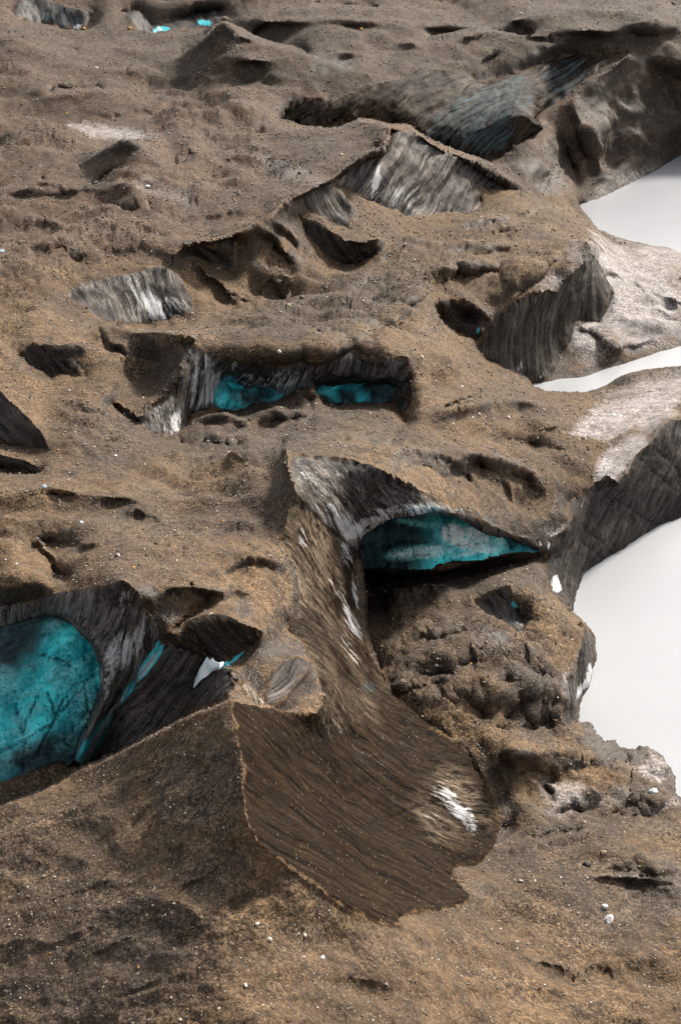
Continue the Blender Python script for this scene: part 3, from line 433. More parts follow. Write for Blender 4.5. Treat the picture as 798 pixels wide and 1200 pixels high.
# slopes hidden from the photographer are long triangles: cut them up so that they carry relief too
bm = bmesh.new(); lay = bm.faces.layers.int.new('reg'); lu = bm.verts.layers.float.new('u'); lv = bm.verts.layers.float.new('v')
bv = [bm.verts.new(p) for p in POS.tolist()]
for b, (u_, v_) in zip(bv, UV.tolist()): b[lu] = u_; b[lv] = v_
for t, r in zip(TR.tolist(), REG.tolist()):
    fc = bm.faces.new((bv[t[0]], bv[t[1]], bv[t[2]])); fc[lay] = r
camv = Vector((0, 0, CAM_H))
for it in range(3):
    le = []
    for e in bm.edges:
        L = e.calc_length(); d = (e.verts[0].co - camv).length
        if L > max(.9, d * STEP / FPX * 7) and d < 330: le.append(e)
    if not le: break
    bmesh.ops.subdivide_edges(bm, edges=le, cuts=1)
bmesh.ops.triangulate(bm, faces=[f for f in bm.faces if len(f.verts) > 3])
bm.verts.index_update()
n = len(bm.verts)
POS = np.array([b.co[:] for b in bm.verts]); UV = np.array([(b[lu], b[lv]) for b in bm.verts])
TR = np.array([[q.index for q in f.verts] for f in bm.faces]); REG = np.array([f[lay] for f in bm.faces])
bm.free()
def tri_n(P):
    a = P[TR[:, 0]]; nn = np.cross(P[TR[:, 1]] - a, P[TR[:, 2]] - a); return nn
nn = tri_n(POS); flip = (nn * (np.array([0, 0, CAM_H]) - POS[TR[:, 0]])).sum(1) < 0
TR[flip] = TR[flip][:, ::-1]
def vert_normals(P):
    nn = tri_n(P); N = np.zeros_like(P)
    for k in range(3): np.add.at(N, TR[:, k], nn)
    return N / np.maximum(np.linalg.norm(N, axis=1), 1e-9)[:, None]
N = vert_normals(POS)

# ------------------------------------------------------------------ patches on the vertices
u_, v_ = UV[:, 0], UV[:, 1]
A = {k: np.zeros(n) for k in ('grey', 'silt', 'wet', 'blue', 'white', 'tone', 'pale')}
wob = fbm(POS * .35, 3) * .55
for p in PATCH: A[p[0]] = np.maximum(A[p[0]], p[6] * (1.25 if p[0] == 'grey' else 1) * np.clip(1.35 - .85 * ell(u_, v_, p[1:]) + wob, 0, 1))
for p in ICE_PATCH:
    if p[3] > 0: A[p[0]] = np.maximum(A[p[0]], p[6] * np.clip(1.5 - .9 * ell(u_, v_, p[1:]) + wob * .8, 0, 1))
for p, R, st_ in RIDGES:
    x, d, e = ridge_profile(u_, v_, p, R); A['wet'] = np.maximum(A['wet'], np.where((d > 0), np.clip(1.15 - d / R + wob * 1.4, 0, 1), 0) * e * st_ * (.3 if p[0][1] < 130 else .7 if p[0][1] < 900 or p[0][0] > 560 else .3))  # slopes below the crests: backlit-side shade painted in with the damp brown
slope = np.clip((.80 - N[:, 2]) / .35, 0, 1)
A['wet'] = np.maximum(A['wet'], np.clip(slope * .9 + wob * 1.0 - .25, 0, .7) * np.where((v_ > 900) & (u_ < 560), .15, 1))  # dark brown grows with steepness
r7 = np.array([(0,335), (80,328)] + [p[:2] for p in ridge7] + [(480,153), (509,171), (566,199), (620,228), (800,240)], float); rv = np.interp(u_, r7[:, 0], r7[:, 1])
A['wet'] = np.maximum(A['wet'], np.clip(1.1 - POS[:, 2] / .55 + wob, 0, 1) * .7 * (1 - .6 * A['silt']))
A['grey'] = np.minimum(A['grey'], 1)
A['far'] = np.clip((rv - v_) / 22 + .2 + wob, 0, 1)
fg = (v_ > 900) & (u_ < 560)

CRACKS = [[(572,622),(574,640),(571,652)], [(520,602),(523,625),(520,660)], [(548,612),(550,640)], [(440,640),(480,632),(520,640),(560,636)], [(450,655),(500,650)], [(598,633),(599,646)], [(50,807),(32,845),(29,860),(30,905)], [(97,807),(67,840),(50,870),(42,890)], [(101,800),(102,835),(105,855)], [(57,812),(66,837)], [(47,767),(80,777),(97,792)], [(20,825),(27,857)], [(118,790),(85,805),(60,850)], [(0,880),(25,870),(60,850)], [(75,870),(95,845),(104,835)],
          [(718,580),(738,597),(770,617)], [(680,612),(698,630),(720,652)], [(685,635),(698,650),(710,656)], [(765,525),(785,540),(798,562)], [(745,535),(790,575)], [(440,964),(462,957),(480,950),(495,942),(512,941),(530,938),(545,948)], [(268,452),(278,470),(272,482)], [(283,458),(286,476)], [(272,462),(266,476)], [(640,690),(648,650),(660,625)], [(655,700),(662,660)]]
A['crack'] = np.zeros(n)
for c in CRACKS:
    p = np.array(c, float); jt = 2.2 * pn(np.stack([u_ * .09, v_ * .09, u_ * 0], -1))
    for a, b in zip(p[:-1], p[1:]):
        t = np.clip(((u_ + jt - a[0]) * (b[0] - a[0]) + (v_ - a[1]) * (b[1] - a[1])) / ((b - a) ** 2).sum(), 0, 1)
        A['crack'] = np.maximum(A['crack'], np.clip(1.35 - np.hypot(u_ + jt - a[0] - t * (b[0] - a[0]), v_ - a[1] - t * (b[1] - a[1])) / 1.15, 0, 1))
# ------------------------------------------------------------------ relief
dist = np.linalg.norm(POS - np.array([0, 0, CAM_H]), axis=1)
isice = np.zeros(n); cnt = np.zeros(n)
for k in range(3): np.add.at(isice, TR[:, k], (REG > 0)); np.add.at(cnt, TR[:, k], 1)
isice = isice / np.maximum(cnt, 1)
far = np.clip(dist / 85, .8, 2.6)
CL = (c1 > 0).astype(float)
for k in range(3):
    for ax in (0, 1):
        q = np.cumsum(np.pad(CL, [(9, 8) if a == ax else (0, 0) for a in (0, 1)], mode='edge'), ax); CL = (q[17:] - q[:-17]) / 17 if ax == 0 else (q[:, 17:] - q[:, :-17]) / 17
        CL = np.pad(CL, [((0, Z.shape[a] - CL.shape[a]) if a == ax else (0, 0)) for a in (0, 1)], mode='edge')
clear = np.clip(1.1 - bil(CL, u_, v_) * 22, .30, 1)
terr = ((1.05 * far * fbm(POS * .085, 3, .45) + .42 * np.minimum(far, 1.3) * ridged(POS * np.array([.16, .24, .2]), 3, .45) - .15) * clear + .06 * fbm(POS * .9, 3) + .035 * np.clip(1.4 - dist / 110, 0, 1) * fbm(POS * 4.0, 2))
terr *= np.where((A['silt'] > .3), .45, 1) * np.clip((POS[:, 2] + .2) / 1.6, 0, 1)
lump = (np.exp(-((u_ - 560) / 130) ** 2 - ((v_ - 790) / 75) ** 2) + np.exp(-((u_ - 720) / 90) ** 2 - ((v_ - 920) / 60) ** 2) + .8 * np.exp(-((u_ - 540) / 120) ** 2 - ((v_ - 340) / 70) ** 2) + .6 * np.exp(-((u_ - 560) / 90) ** 2 - ((v_ - 550) / 40) ** 2) + .6 * np.exp(-((u_ - 640) / 90) ** 2 - ((v_ - 190) / 50) ** 2))
patchy = np.where(POS[:, 1] > 150, .35, 1) * np.clip(.35 + 1.3 * fbm(POS * .06 + 40, 2), .12, 1) * clear * np.clip(far, 1, 1.8)
lump = np.maximum(lump, .55 * patchy * (A['silt'] < .3) * np.clip((POS[:, 2] + .2) / 1.6, 0, 1))
terr += lump * (.34 * ridged(POS * .42 + 5, 4) + .13 * ridged(POS * 1.5, 3))
PALE = np.zeros(n)
for p in [(370,640,44,90,0,.85), (395,720,34,70,-20,.8), (360,590,28,50,0,.9), (400,800,60,50,30,.45), (350,560,16,30,0,.9), (530,950,40,50,-30,.7), (700,620,30,30,0,.4)]:
    PALE = np.maximum(PALE, p[5] * np.clip(1.3 - .9 * ell(u_, v_, p) + wob, 0, 1))
SC = np.zeros((n, 3)); disp_i = np.zeros(n)
for k, key in enumerate(KEYS[1:], 1):
    f = FACES[key]; ids = np.unique(TR[REG == k])
    if not len(ids): continue
    uv = UV[ids]; nm = N[ids].mean(0); nm /= np.linalg.norm(nm)
    (a0, a1), (b0, b1) = f['streak']
    pa = POS[ids[np.argmin((uv[:, 0] - a0) ** 2 + (uv[:, 1] - a1) ** 2)]]; pb = POS[ids[np.argmin((uv[:, 0] - b0) ** 2 + (uv[:, 1] - b1) ** 2)]]
    d = pb - pa; d -= nm * d.dot(nm); d /= max(1e-6, np.linalg.norm(d)); e = np.cross(nm, d)
    q = np.stack([POS[ids] @ d, POS[ids] @ e, POS[ids] @ nm], -1)
    q[:, 1] += .6 * fbm(POS[ids] * .15, 2)
    SC[ids] = q / np.clip(dist[ids].mean() / 80, .8, 2.4) + k * 13.7
    A['tone'][ids] = f['tone']; A['pale'][ids] = np.maximum(f['pale'], PALE[ids])
    sc_ = np.clip(dist[ids] / 85, .8, 2.2)
    if f['mat'] == 'blue':
        dd = .40 * fbm(POS[ids] * .35, 4) + .10 * ridged(POS[ids] * np.array([.9, .9, 1.6]), 3)
    else:
        dd = .22 * sc_ * fbm(q * np.array([.10, .40, .3]), 3) + .055 * sc_ * ridged(q * np.array([.10, .9, .5]), 3) + .03 * fbm(q * np.array([.8, 4, 2]), 2) + .09 * np.minimum(sc_, 1) * ridged(POS[ids] * .45, 3)
    disp_i[ids] = dd
POS = POS + N * (terr * (1 - isice) + (disp_i - .10 * A['crack']) * isice)[:, None]
nb_sum = np.zeros(n); val = isice.copy()
for it in range(5):
    acc = np.zeros(n); c_n = np.zeros(n)
    for a, b in ((0, 1), (1, 2), (2, 0)):
        np.add.at(acc, TR[:, a], val[TR[:, b]]); np.add.at(c_n, TR[:, a], 1)
    val = .4 * val + .6 * acc / np.maximum(c_n, 1)
A['grit'] = np.clip(1.55 - 1.6 * val, 0, 1)
NEWN = vert_normals(POS)

# ------------------------------------------------------------------ materials
def new_mat(name):
    m = bpy.data.materials.new(name); m.use_nodes = True
    nt = m.node_tree; bs = nt.nodes['Principled BSDF']
    return m, nt, bs
class NB:
    def __init__(s, nt): s.nt = nt
    def n(s, t, **kw):
        o = s.nt.nodes.new(t)
        for k, v in kw.items(): setattr(o, k, v)
        return o
    def put(s, sock, v):
        if hasattr(v, 'links') or isinstance(v, bpy.types.NodeSocket): s.nt.links.new(v, sock)
        else: sock.default_value = v
    def attr(s, name): return s.n('ShaderNodeAttribute', attribute_name=name)
    def noise(s, vec, scale, detail=4, rough=.55, dist=0):
        o = s.n('ShaderNodeTexNoise'); s.put(o.inputs['Vector'], vec); o.inputs['Scale'].default_value = scale; o.inputs['Detail'].default_value = detail; o.inputs['Roughness'].default_value = rough; o.inputs['Distortion'].default_value = dist
        return o.outputs[0]
    def vor(s, vec, scale, feat='F1', rnd=1):
        o = s.n('ShaderNodeTexVoronoi', feature=feat); s.put(o.inputs['Vector'], vec); o.inputs['Scale'].default_value = scale; o.inputs['Randomness'].default_value = rnd
        return o
    def math(s, op, a, b=0, clamp=False):
        o = s.n('ShaderNodeMath', operation=op, use_clamp=clamp); s.put(o.inputs[0], a); s.put(o.inputs[1], b); return o.outputs[0]
    def mix(s, f, a, b, mode='MIX'):
        o = s.n('ShaderNodeMix', data_type='RGBA', blend_type=mode); s.put(o.inputs[0], f); s.put(o.inputs[6], a); s.put(o.inputs[7], b); return o.outputs[2]
    def rng(s, x, a, b, c=0, d=1):
        o = s.n('ShaderNodeMapRange'); s.put(o.inputs[0], x); o.inputs[1].default_value = a; o.inputs[2].default_value = b; o.inputs[3].default_value = c; o.inputs[4].default_value = d; return o.outputs[0]
    def vmul(s, v, w):
        o = s.n('ShaderNodeVectorMath', operation='MULTIPLY'); s.put(o.inputs[0], v); o.inputs[1].default_value = w; return o.outputs[0]
    def bump(s, h, st, dist, nrm=None):
        o = s.n('ShaderNodeBump'); s.put(o.inputs['Height'], h); o.inputs['Strength'].default_value = st; o.inputs['Distance'].default_value = dist
        if nrm: s.nt.links.new(nrm, o.inputs['Normal'])
        return o.outputs[0]
def c4(r, g, b): return (r, g, b, 1)

m_debris, nt, bs = new_mat('glacier_debris'); B = NB(nt)
pos = B.n('ShaderNodeNewGeometry').outputs['Position']
big = B.noise(pos, .09, 5, .6); mid = B.noise(pos, .7, 5, .65); fine = B.noise(pos, 4.5, 4, .7)
v1 = B.vor(pos, 5.0); v2 = B.vor(pos, 13.0); v3 = B.vor(pos, 1.9)
def r1(v): # one random number per pebble cell
    o = B.n('ShaderNodeSeparateColor'); nt.links.new(v.outputs['Color'], o.inputs[0]); return o.outputs[0], o.outputs[1]
ra, rb = r1(v1); rc, rd = r1(v2); re, rf = r1(v3)
base = B.mix(B.rng(big, .35, .65), c4(.128, .080, .042), c4(.070, .044, .025))
base = B.mix(B.rng(mid, .45, .70, 0, .85), base, c4(.034, .023, .0155))
grey = B.mix(B.rng(mid, .35, .65), c4(.074, .053, .038), c4(.038, .0275, .020))
silt = B.mix(B.rng(mid, .35, .7), c4(.32, .288, .275), c4(.15, .132, .125))
wet_shade_c = B.mix(B.rng(fine, .3, .7), c4(.040, .025, .015), c4(.016, .011, .008))
gmask = B.math('ADD', B.attr('grey').outputs['Fac'], B.math('ADD', B.rng(big, .46, .66, -.10, .32), B.rng(B.noise(pos, .30, 5, .6), .47, .68, -.08, .32)), True)
brk = B.rng(B.noise(pos, 1.6, 5, .7), .3, .7, -.35, .35)
col = B.mix(B.attr('far').outputs['Fac'], base, B.mix(B.rng(mid, .35, .7), c4(.098, .063, .041), c4(.046, .030, .021)))
col = B.mix(gmask, col, grey)
col = B.mix(B.math('MULTIPLY', B.attr('silt').outputs['Fac'], B.rng(B.noise(pos, .9, 6, .7), .26, .44), True), col, silt)
col = B.mix(B.math('MULTIPLY', B.rng(B.math('ADD', B.attr('wet').outputs['Fac'], B.math('MULTIPLY', brk, B.math('MULTIPLY', B.attr('wet').outputs['Fac'], 2.2, True))), .3, .6), .93), col, wet_shade_c)
k = B.math('MULTIPLY', B.rng(ra, 0, 1, .50, 1.45), B.rng(rc, 0, 1, .30, 1.75))
k = B.math('MULTIPLY', k, B.rng(fine, .25, .75, .84, 1.16))
calm = B.rng(B.noise(pos, .22, 4, .6), .42, .6, .5, 1.15)
k = B.math('ADD', B.math('MULTIPLY', B.math('SUBTRACT', k, 1), calm), 1)
kk = B.n('ShaderNodeCombineColor'); [nt.links.new(k, kk.inputs[i]) for i in range(3)]
col = B.mix(1.0, col, kk.outputs[0], 'MULTIPLY')
peb = B.math('MULTIPLY', B.math('GREATER_THAN', rb, .955), B.math('LESS_THAN', v1.outputs['Distance'], .07 * 5))
peb = B.math('MULTIPLY', peb, B.rng(B.noise(pos, .35, 3, .6), .45, .6))
col = B.mix(B.math('MULTIPLY', peb, .8), col, B.mix(ra, c4(.25, .20, .15), c4(.20, .14, .085)))
pe2 = B.math('MULTIPLY', B.math('GREATER_THAN', rd, .965), B.math('LESS_THAN', v2.outputs['Distance'], .4))
col = B.mix(B.math('MULTIPLY', pe2, .75), col, c4(.27, .22, .165))
pe3 = B.math('MULTIPLY', B.math('GREATER_THAN', B.noise(pos, 2.6, 2, .5), .66), B.math('GREATER_THAN', re, .5))
col = B.mix(B.math('MULTIPLY', pe3, .6), col, c4(.030, .025, .023))
nt.links.new(col, bs.inputs['Base Color'])
B.put(bs.inputs['Roughness'], B.rng(B.attr('wet').outputs['Fac'], 0, 1, .92, .55)); bs.inputs['Specular IOR Level'].default_value = .25
h = B.math('ADD', B.math('MULTIPLY', v1.outputs['Distance'], -1.1), B.math('ADD', B.math('MULTIPLY', fine, .35), B.math('MULTIPLY', v2.outputs['Distance'], -.5)))
b1 = B.bump(B.noise(pos, 1.1, 4, .55), .45, .3); b2 = B.bump(h, .5, .08, b1); b3 = B.bump(v2.outputs['Distance'], -.6, .05, b2) if False else b2
nt.links.new(b3, bs.inputs['Normal'])

m_ice, nt, bs = new_mat('dirty_ice'); B = NB(nt)
pos = B.n('ShaderNodeNewGeometry').outputs['Position']; sc = B.attr('sc').outputs['Vector']
s1 = B.noise(B.vmul(sc, (.12, .8, .5)), 1, 6, .65, .5); s2 = B.noise(B.vmul(sc, (.13, 3.6, 2)), 1, 7, .68, .12); s3 = B.noise(B.vmul(sc, (.7, 11, 6)), 1, 5, .7, .1)
sp = B.noise(pos, 3.2, 6, .72); bigm = B.noise(pos, .22, 4, .6)
mixs = B.math('ADD', B.math('MULTIPLY', s2, .6), B.math('MULTIPLY', s3, .4))
brown = B.mix(B.rng(mixs, .43, .60), c4(.0024, .0014, .0007), c4(.030, .0172, .0080))
greyi = B.mix(B.rng(mixs, .40, .63), c4(.011, .0098, .0092), c4(.072, .062, .056))
col = B.mix(B.attr('tone').outputs['Fac'], brown, greyi)
col = B.mix(B.rng(s1, .5, .72), col, B.mix(B.attr('tone').outputs['Fac'], c4(.018, .012, .008), c4(.020, .018, .018)))
hf = B.noise(B.vmul(sc, (2.2, 6, 4)), 1.6, 6, .8); hf2 = B.noise(pos, 7.0, 5, .8)
kf = B.math('MULTIPLY', B.rng(hf, .3, .7, .45, 1.6), B.rng(hf2, .3, .7, .55, 1.5)); kc = B.n('ShaderNodeCombineColor'); [nt.links.new(kf, kc.inputs[i_]) for i_ in range(3)]
col = B.mix(1.0, col, kc.outputs[0], 'MULTIPLY')
pl = B.math('MULTIPLY', B.rng(B.math('ADD', B.math('MULTIPLY', mixs, .7), B.math('MULTIPLY', hf, .3)), .45, .60), B.attr('pale').outputs['Fac'])
pl = B.math('MULTIPLY', pl, B.rng(bigm, .38, .62), True)
col = B.mix(pl, col, B.mix(B.attr('tone').outputs['Fac'], c4(.36, .27, .19), c4(.34, .33, .32)))
ba = B.attr('blue').outputs['Fac']; wa = B.attr('white').outputs['Fac']
sx = B.math('ADD', B.math('MULTIPLY', s2, .6), B.math('ADD', B.math('MULTIPLY', hf, .35), B.math('ADD', B.math('MULTIPLY', s1, .15), B.math('MULTIPLY', s3, .2))))      # about .65 +- .1
bl = B.rng(B.math('ADD', B.math('MULTIPLY', ba, .34), sx), .80, .98)
bl = B.math('MULTIPLY', bl, B.rng(ba, .02, .2))
col = B.mix(bl, col, B.mix(B.rng(ba, .7, 1.15), B.mix(s3, c4(.020, .036, .044), c4(.08, .135, .155)), B.mix(s3, c4(.01, .16, .20), c4(.10, .62, .70))))
wh = B.rng(B.math('ADD', B.math('MULTIPLY', wa, .22), sx), .80, .95)
wh = B.math('MULTIPLY', wh, B.rng(wa, .05, .35))
col = B.mix(wh, col, B.mix(s3, c4(.26, .24, .225), c4(.70, .71, .73)))
col = B.mix(B.math('MULTIPLY', B.attr('crack').outputs['Fac'], .85), col, c4(.008, .007, .006))
gv = B.vor(pos, 6.0); gs = B.n('ShaderNodeSeparateColor'); nt.links.new(gv.outputs['Color'], gs.inputs[0])
gcol = B.mix(gs.outputs[0], c4(.14, .085, .044), c4(.034, .024, .016))
gsp = B.math('MULTIPLY', B.math('GREATER_THAN', gs.outputs[1], .93), B.math('LESS_THAN', gv.outputs['Distance'], .3))
col = B.mix(B.math('MULTIPLY', gsp, .55), col, c4(.20, .155, .11))
col = B.mix(B.rng(B.math('ADD', B.attr('grit').outputs['Fac'], B.math('ADD', B.rng(B.noise(pos, 1.3, 6, .7), .3, .7, -.5, .4), B.rng(B.noise(pos, .4, 3, .6), .35, .65, -.4, .25))), .45, .62), col, gcol)
nt.links.new(col, bs.inputs['Base Color'])
B.put(bs.inputs['Roughness'], B.rng(sp, .3, .7, .38, .7)); B.put(bs.inputs['Specular IOR Level'], B.rng(B.attr('tone').outputs['Fac'], 0, 1, .02, .10))
h = B.math('ADD', B.math('MULTIPLY', s1, .6), B.math('ADD', B.math('MULTIPLY', s2, .35), B.math('MULTIPLY', s3, .15)))
nt.links.new(B.bump(hf2, .5, .08, B.bump(sp, .5, .12, B.bump(h, .8, .25))), bs.inputs['Normal'])

m_blue, nt, bs = new_mat('blue_ice'); B = NB(nt)
pos = B.n('ShaderNodeNewGeometry').outputs['Position']; sc = B.attr('sc').outputs['Vector']
cloud = B.noise(pos, .38, 5, .6, .4); rip = B.noise(B.vmul(sc, (2.4, .8, 1.2)), 1.0, 6, .74, .8); grain = B.noise(pos, 5.5, 5, .75)
col = B.mix(B.rng(cloud, .40, .60), c4(.006, .30, .36), c4(.09, .95, .99))
col = B.mix(B.rng(B.math('ADD', B.math('MULTIPLY', rip, .6), B.math('MULTIPLY', grain, .4)), .50, .66), col, c4(.34, .97, .99))
col = B.mix(B.rng(grain, .46, .34), col, c4(.006, .13, .17))
crk = B.attr('crack').outputs['Fac']
dirt_shade = B.rng(B.noise(pos, .28, 5, .65), .64, .80)
col = B.mix(B.math('MULTIPLY', dirt_shade, .75), col, c4(.020, .045, .050))
col = B.mix(B.math('MULTIPLY', crk, .8), col, c4(.006, .014, .016))
col = B.mix(B.rng(B.math('ADD', B.attr('dirt_shade').outputs['Fac'], B.math('MULTIPLY', B.math('SUBTRACT', rip, .5), .5)), .05, .72, 0, .985), col, B.mix(B.rng(rip, .4, .65), c4(.005, .012, .014), c4(.05, .085, .095)))
fr = B.attr('frost_glow').outputs['Fac']
col = B.mix(B.math('MULTIPLY', fr, B.rng(B.math('ADD', B.math('MULTIPLY', rip, .5), B.math('MULTIPLY', grain, .5)), .40, .56), True), col, B.mix(B.rng(fr, .55, 1.05), c4(.36, .98, 1.0), c4(.92, 1.0, 1.0)))
nt.links.new(col, bs.inputs['Base Color']); bs.inputs['Roughness'].default_value = .38; bs.inputs['Specular IOR Level'].default_value = .2
h = B.math('ADD', B.math('MULTIPLY', rip, .8), B.math('ADD', B.math('MULTIPLY', grain, .3), B.math('MULTIPLY', crk, -.5)))
nt.links.new(B.bump(h, .9, .22), bs.inputs['Normal'])

m_white, nt, bs = new_mat('clean_white_ice'); B = NB(nt)
pos = B.n('ShaderNodeNewGeometry').outputs['Position']
nt.links.new(B.mix(B.rng(B.noise(pos, 3, 5, .7), .42, .62), c4(.90, .91, .92), c4(.62, .78, .82)), bs.inputs['Base Color']); bs.inputs['Roughness'].default_value = .5

m_water, nt, bs = new_mat('milky_meltwater'); B = NB(nt)
pos = B.n('ShaderNodeNewGeometry').outputs['Position']
nt.links.new(B.mix(B.rng(B.noise(pos, .03, 3, .5), .35, .65), c4(.305, .31, .325), c4(.355, .36, .372)), bs.inputs['Base Color'])
bs.inputs['Roughness'].default_value = .3; bs.inputs['IOR'].default_value = 1.33; bs.inputs['Specular IOR Level'].default_value = .3
nt.links.new(B.bump(B.noise(pos, 2.2, 4, .6), .12, .05), bs.inputs['Normal'])

m_stone, nt, bs = new_mat('stone'); B = NB(nt)
at = B.attr('tint'); gm = B.n('ShaderNodeNewGeometry').outputs['Position']
nt.links.new(B.mix(B.rng(B.noise(gm, 9, 4, .7), .3, .7, 0, .6), at.outputs['Color'], c4(.05, .042, .036)), bs.inputs['Base Color']); bs.inputs['Roughness'].default_value = .85

# ------------------------------------------------------------------ objects
A['dirt_shade'] = np.zeros(n); A['frost_glow'] = np.zeros(n)
for p in [(545,630,32,15,12,1.3), (500,648,44,8,-4,.9), (575,640,18,12,0,.8), (500,615,40,4,8,.6), (555,648,30,3,-8,1.0), (530,622,5,14,10,.8), (560,632,4,12,5,.9), (95,825,14,30,15,.5), (75,790,22,14,-20,.55), (60,735,14,10,20,.3), (85,870,20,14,0,.4), (30,860,16,20,0,.35), (5,890,12,20,0,.4), (10,800,14,16,0,.35)]:  # glow of light through the cave ice, painted as pale patches
    A['frost_glow'] = np.maximum(A['frost_glow'], p[5] * np.clip(1.4 - .9 * ell(u_, v_, p) + wob, 0, 1))
if True:
    k1 = KEYS.index('f1_blue'); ids = np.unique(TR[REG == k1])
    A['dirt_shade'][ids] = np.clip(np.maximum(1.5 - np.clip((v_[ids] - 705) / 70, 0, 2) - np.clip((u_[ids] - 40) / 55, 0, 1.2), np.clip((v_[ids] - 868 + u_[ids] * .25) / 26, 0, 1) * .95) + wob[ids] * .8, 0, .95)  # grey dirt at upper left; the fade at the bottom paints vault shade
    for kk_ in ('f3_blue', 'f3_blue2'):
        ids = np.unique(TR[REG == KEYS.index(kk_)]); A['dirt_shade'][ids] = np.clip((.45 if kk_ == 'f3_blue' else .8) + wob[ids] * 1.4 + .45 * np.clip((u_[ids] - 280) / 20, 0, 1) * (kk_ == 'f3_blue'), 0, .96); A['frost_glow'][ids] = np.clip((.1 if kk_ == 'f3_blue' else -.15) + wob[ids] * 1.2, 0, .5) * (u_[ids] < 282 if kk_ == 'f3_blue' else 1)
    k2 = KEYS.index('f2_blue'); ids = np.unique(TR[REG == k2])
    A['dirt_shade'][ids] = np.clip(np.clip((528 - u_[ids] - .5 * (v_[ids] - 640)) / 72, 0, 1) ** .7 + np.clip((u_[ids] - 575) / 30, 0, .45) + wob[ids] * .3, 0, .95)  # shadow at the cave's left end painted into the ice colour
def mesh_obj(name, tris, mat, attrs, parent=None):
    ids, inv = np.unique(tris, return_inverse=True); T = inv.reshape(-1, 3)
    me = bpy.data.meshes.new(name); P = POS[ids]
    me.from_pydata(P.tolist(), [], T.tolist())
    me.polygons.foreach_set('use_smooth', np.ones(len(T), bool))
    for a in attrs:
        at_ = me.attributes.new(a, 'FLOAT', 'POINT'); at_.data.foreach_set('value', A[a][ids].astype(np.float32))
    if 'tone' in attrs or 'dirt_shade' in attrs:
        at_ = me.attributes.new('sc', 'FLOAT_VECTOR', 'POINT'); at_.data.foreach_set('vector', SC[ids].astype(np.float32).ravel())
    me.materials.append(mat); me.update()
    o = bpy.data.objects.new(name, me); COL.objects.link(o)
    if parent: o.parent = parent
    return o
def tag(o, label=None, cat=None, group=None, kind=None):
    if label: o['label'] = label
    if cat: o['category'] = cat
    if group: o['group'] = group
    if kind: o['kind'] = kind
    return o
def reg(*keys): return TR[np.isin(REG, [KEYS.index(k) for k in keys])]
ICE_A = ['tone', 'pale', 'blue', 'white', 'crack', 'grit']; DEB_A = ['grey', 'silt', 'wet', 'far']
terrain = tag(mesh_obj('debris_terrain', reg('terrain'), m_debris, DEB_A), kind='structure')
def thing(name, base_key):
    p = POS[np.unique(reg(base_key))]; e = bpy.data.objects.new(name, None); e.empty_display_size = .5
    c = p.mean(0); e.location = (c[0], c[1], p[:, 2].min()); COL.objects.link(e); return e
def sub(e, name, keys, mat, attrs):
    o = mesh_obj(name, reg(*keys), mat, attrs); o.parent = e; o.matrix_parent_inverse = Matrix.Translation(-Vector(e.location)); return o
G = 'ice cliffs melting out of the debris'
e = thing('ice_cliff', 'f1'); tag(e, 'tall black cliff at the left edge with a large turquoise cave', 'ice cliff', G)
sub(e, 'cliff_face', ['f1'], m_ice, ICE_A); sub(e, 'cave_wall', ['f1_blue'], m_blue, ['dirt_shade', 'crack', 'frost_glow'])
e = thing('ice_cliff', 'f2_wall'); tag(e, 'central ice ridge with an arched blue cave and a long brown slab', 'ice cliff', G)
sub(e, 'arch_face', ['f2_arch'], m_ice, ICE_A); sub(e, 'cave_wall', ['f2_blue'], m_blue, ['dirt_shade', 'crack', 'frost_glow']); sub(e, 'ice_slab', ['f2_wall'], m_ice, ICE_A)
e = thing('ice_cliff', 'f3'); tag(e, 'frosted ragged cliff with the small round blue cave, middle distance', 'ice cliff', G)
sub(e, 'cliff_face', ['f3'], m_ice, ICE_A); sub(e, 'cave_wall', ['f3_blue'], m_blue, ['dirt_shade', 'crack', 'frost_glow']); sub(e, 'cave_wall', ['f3_blue2'], m_blue, ['dirt_shade', 'crack', 'frost_glow'])
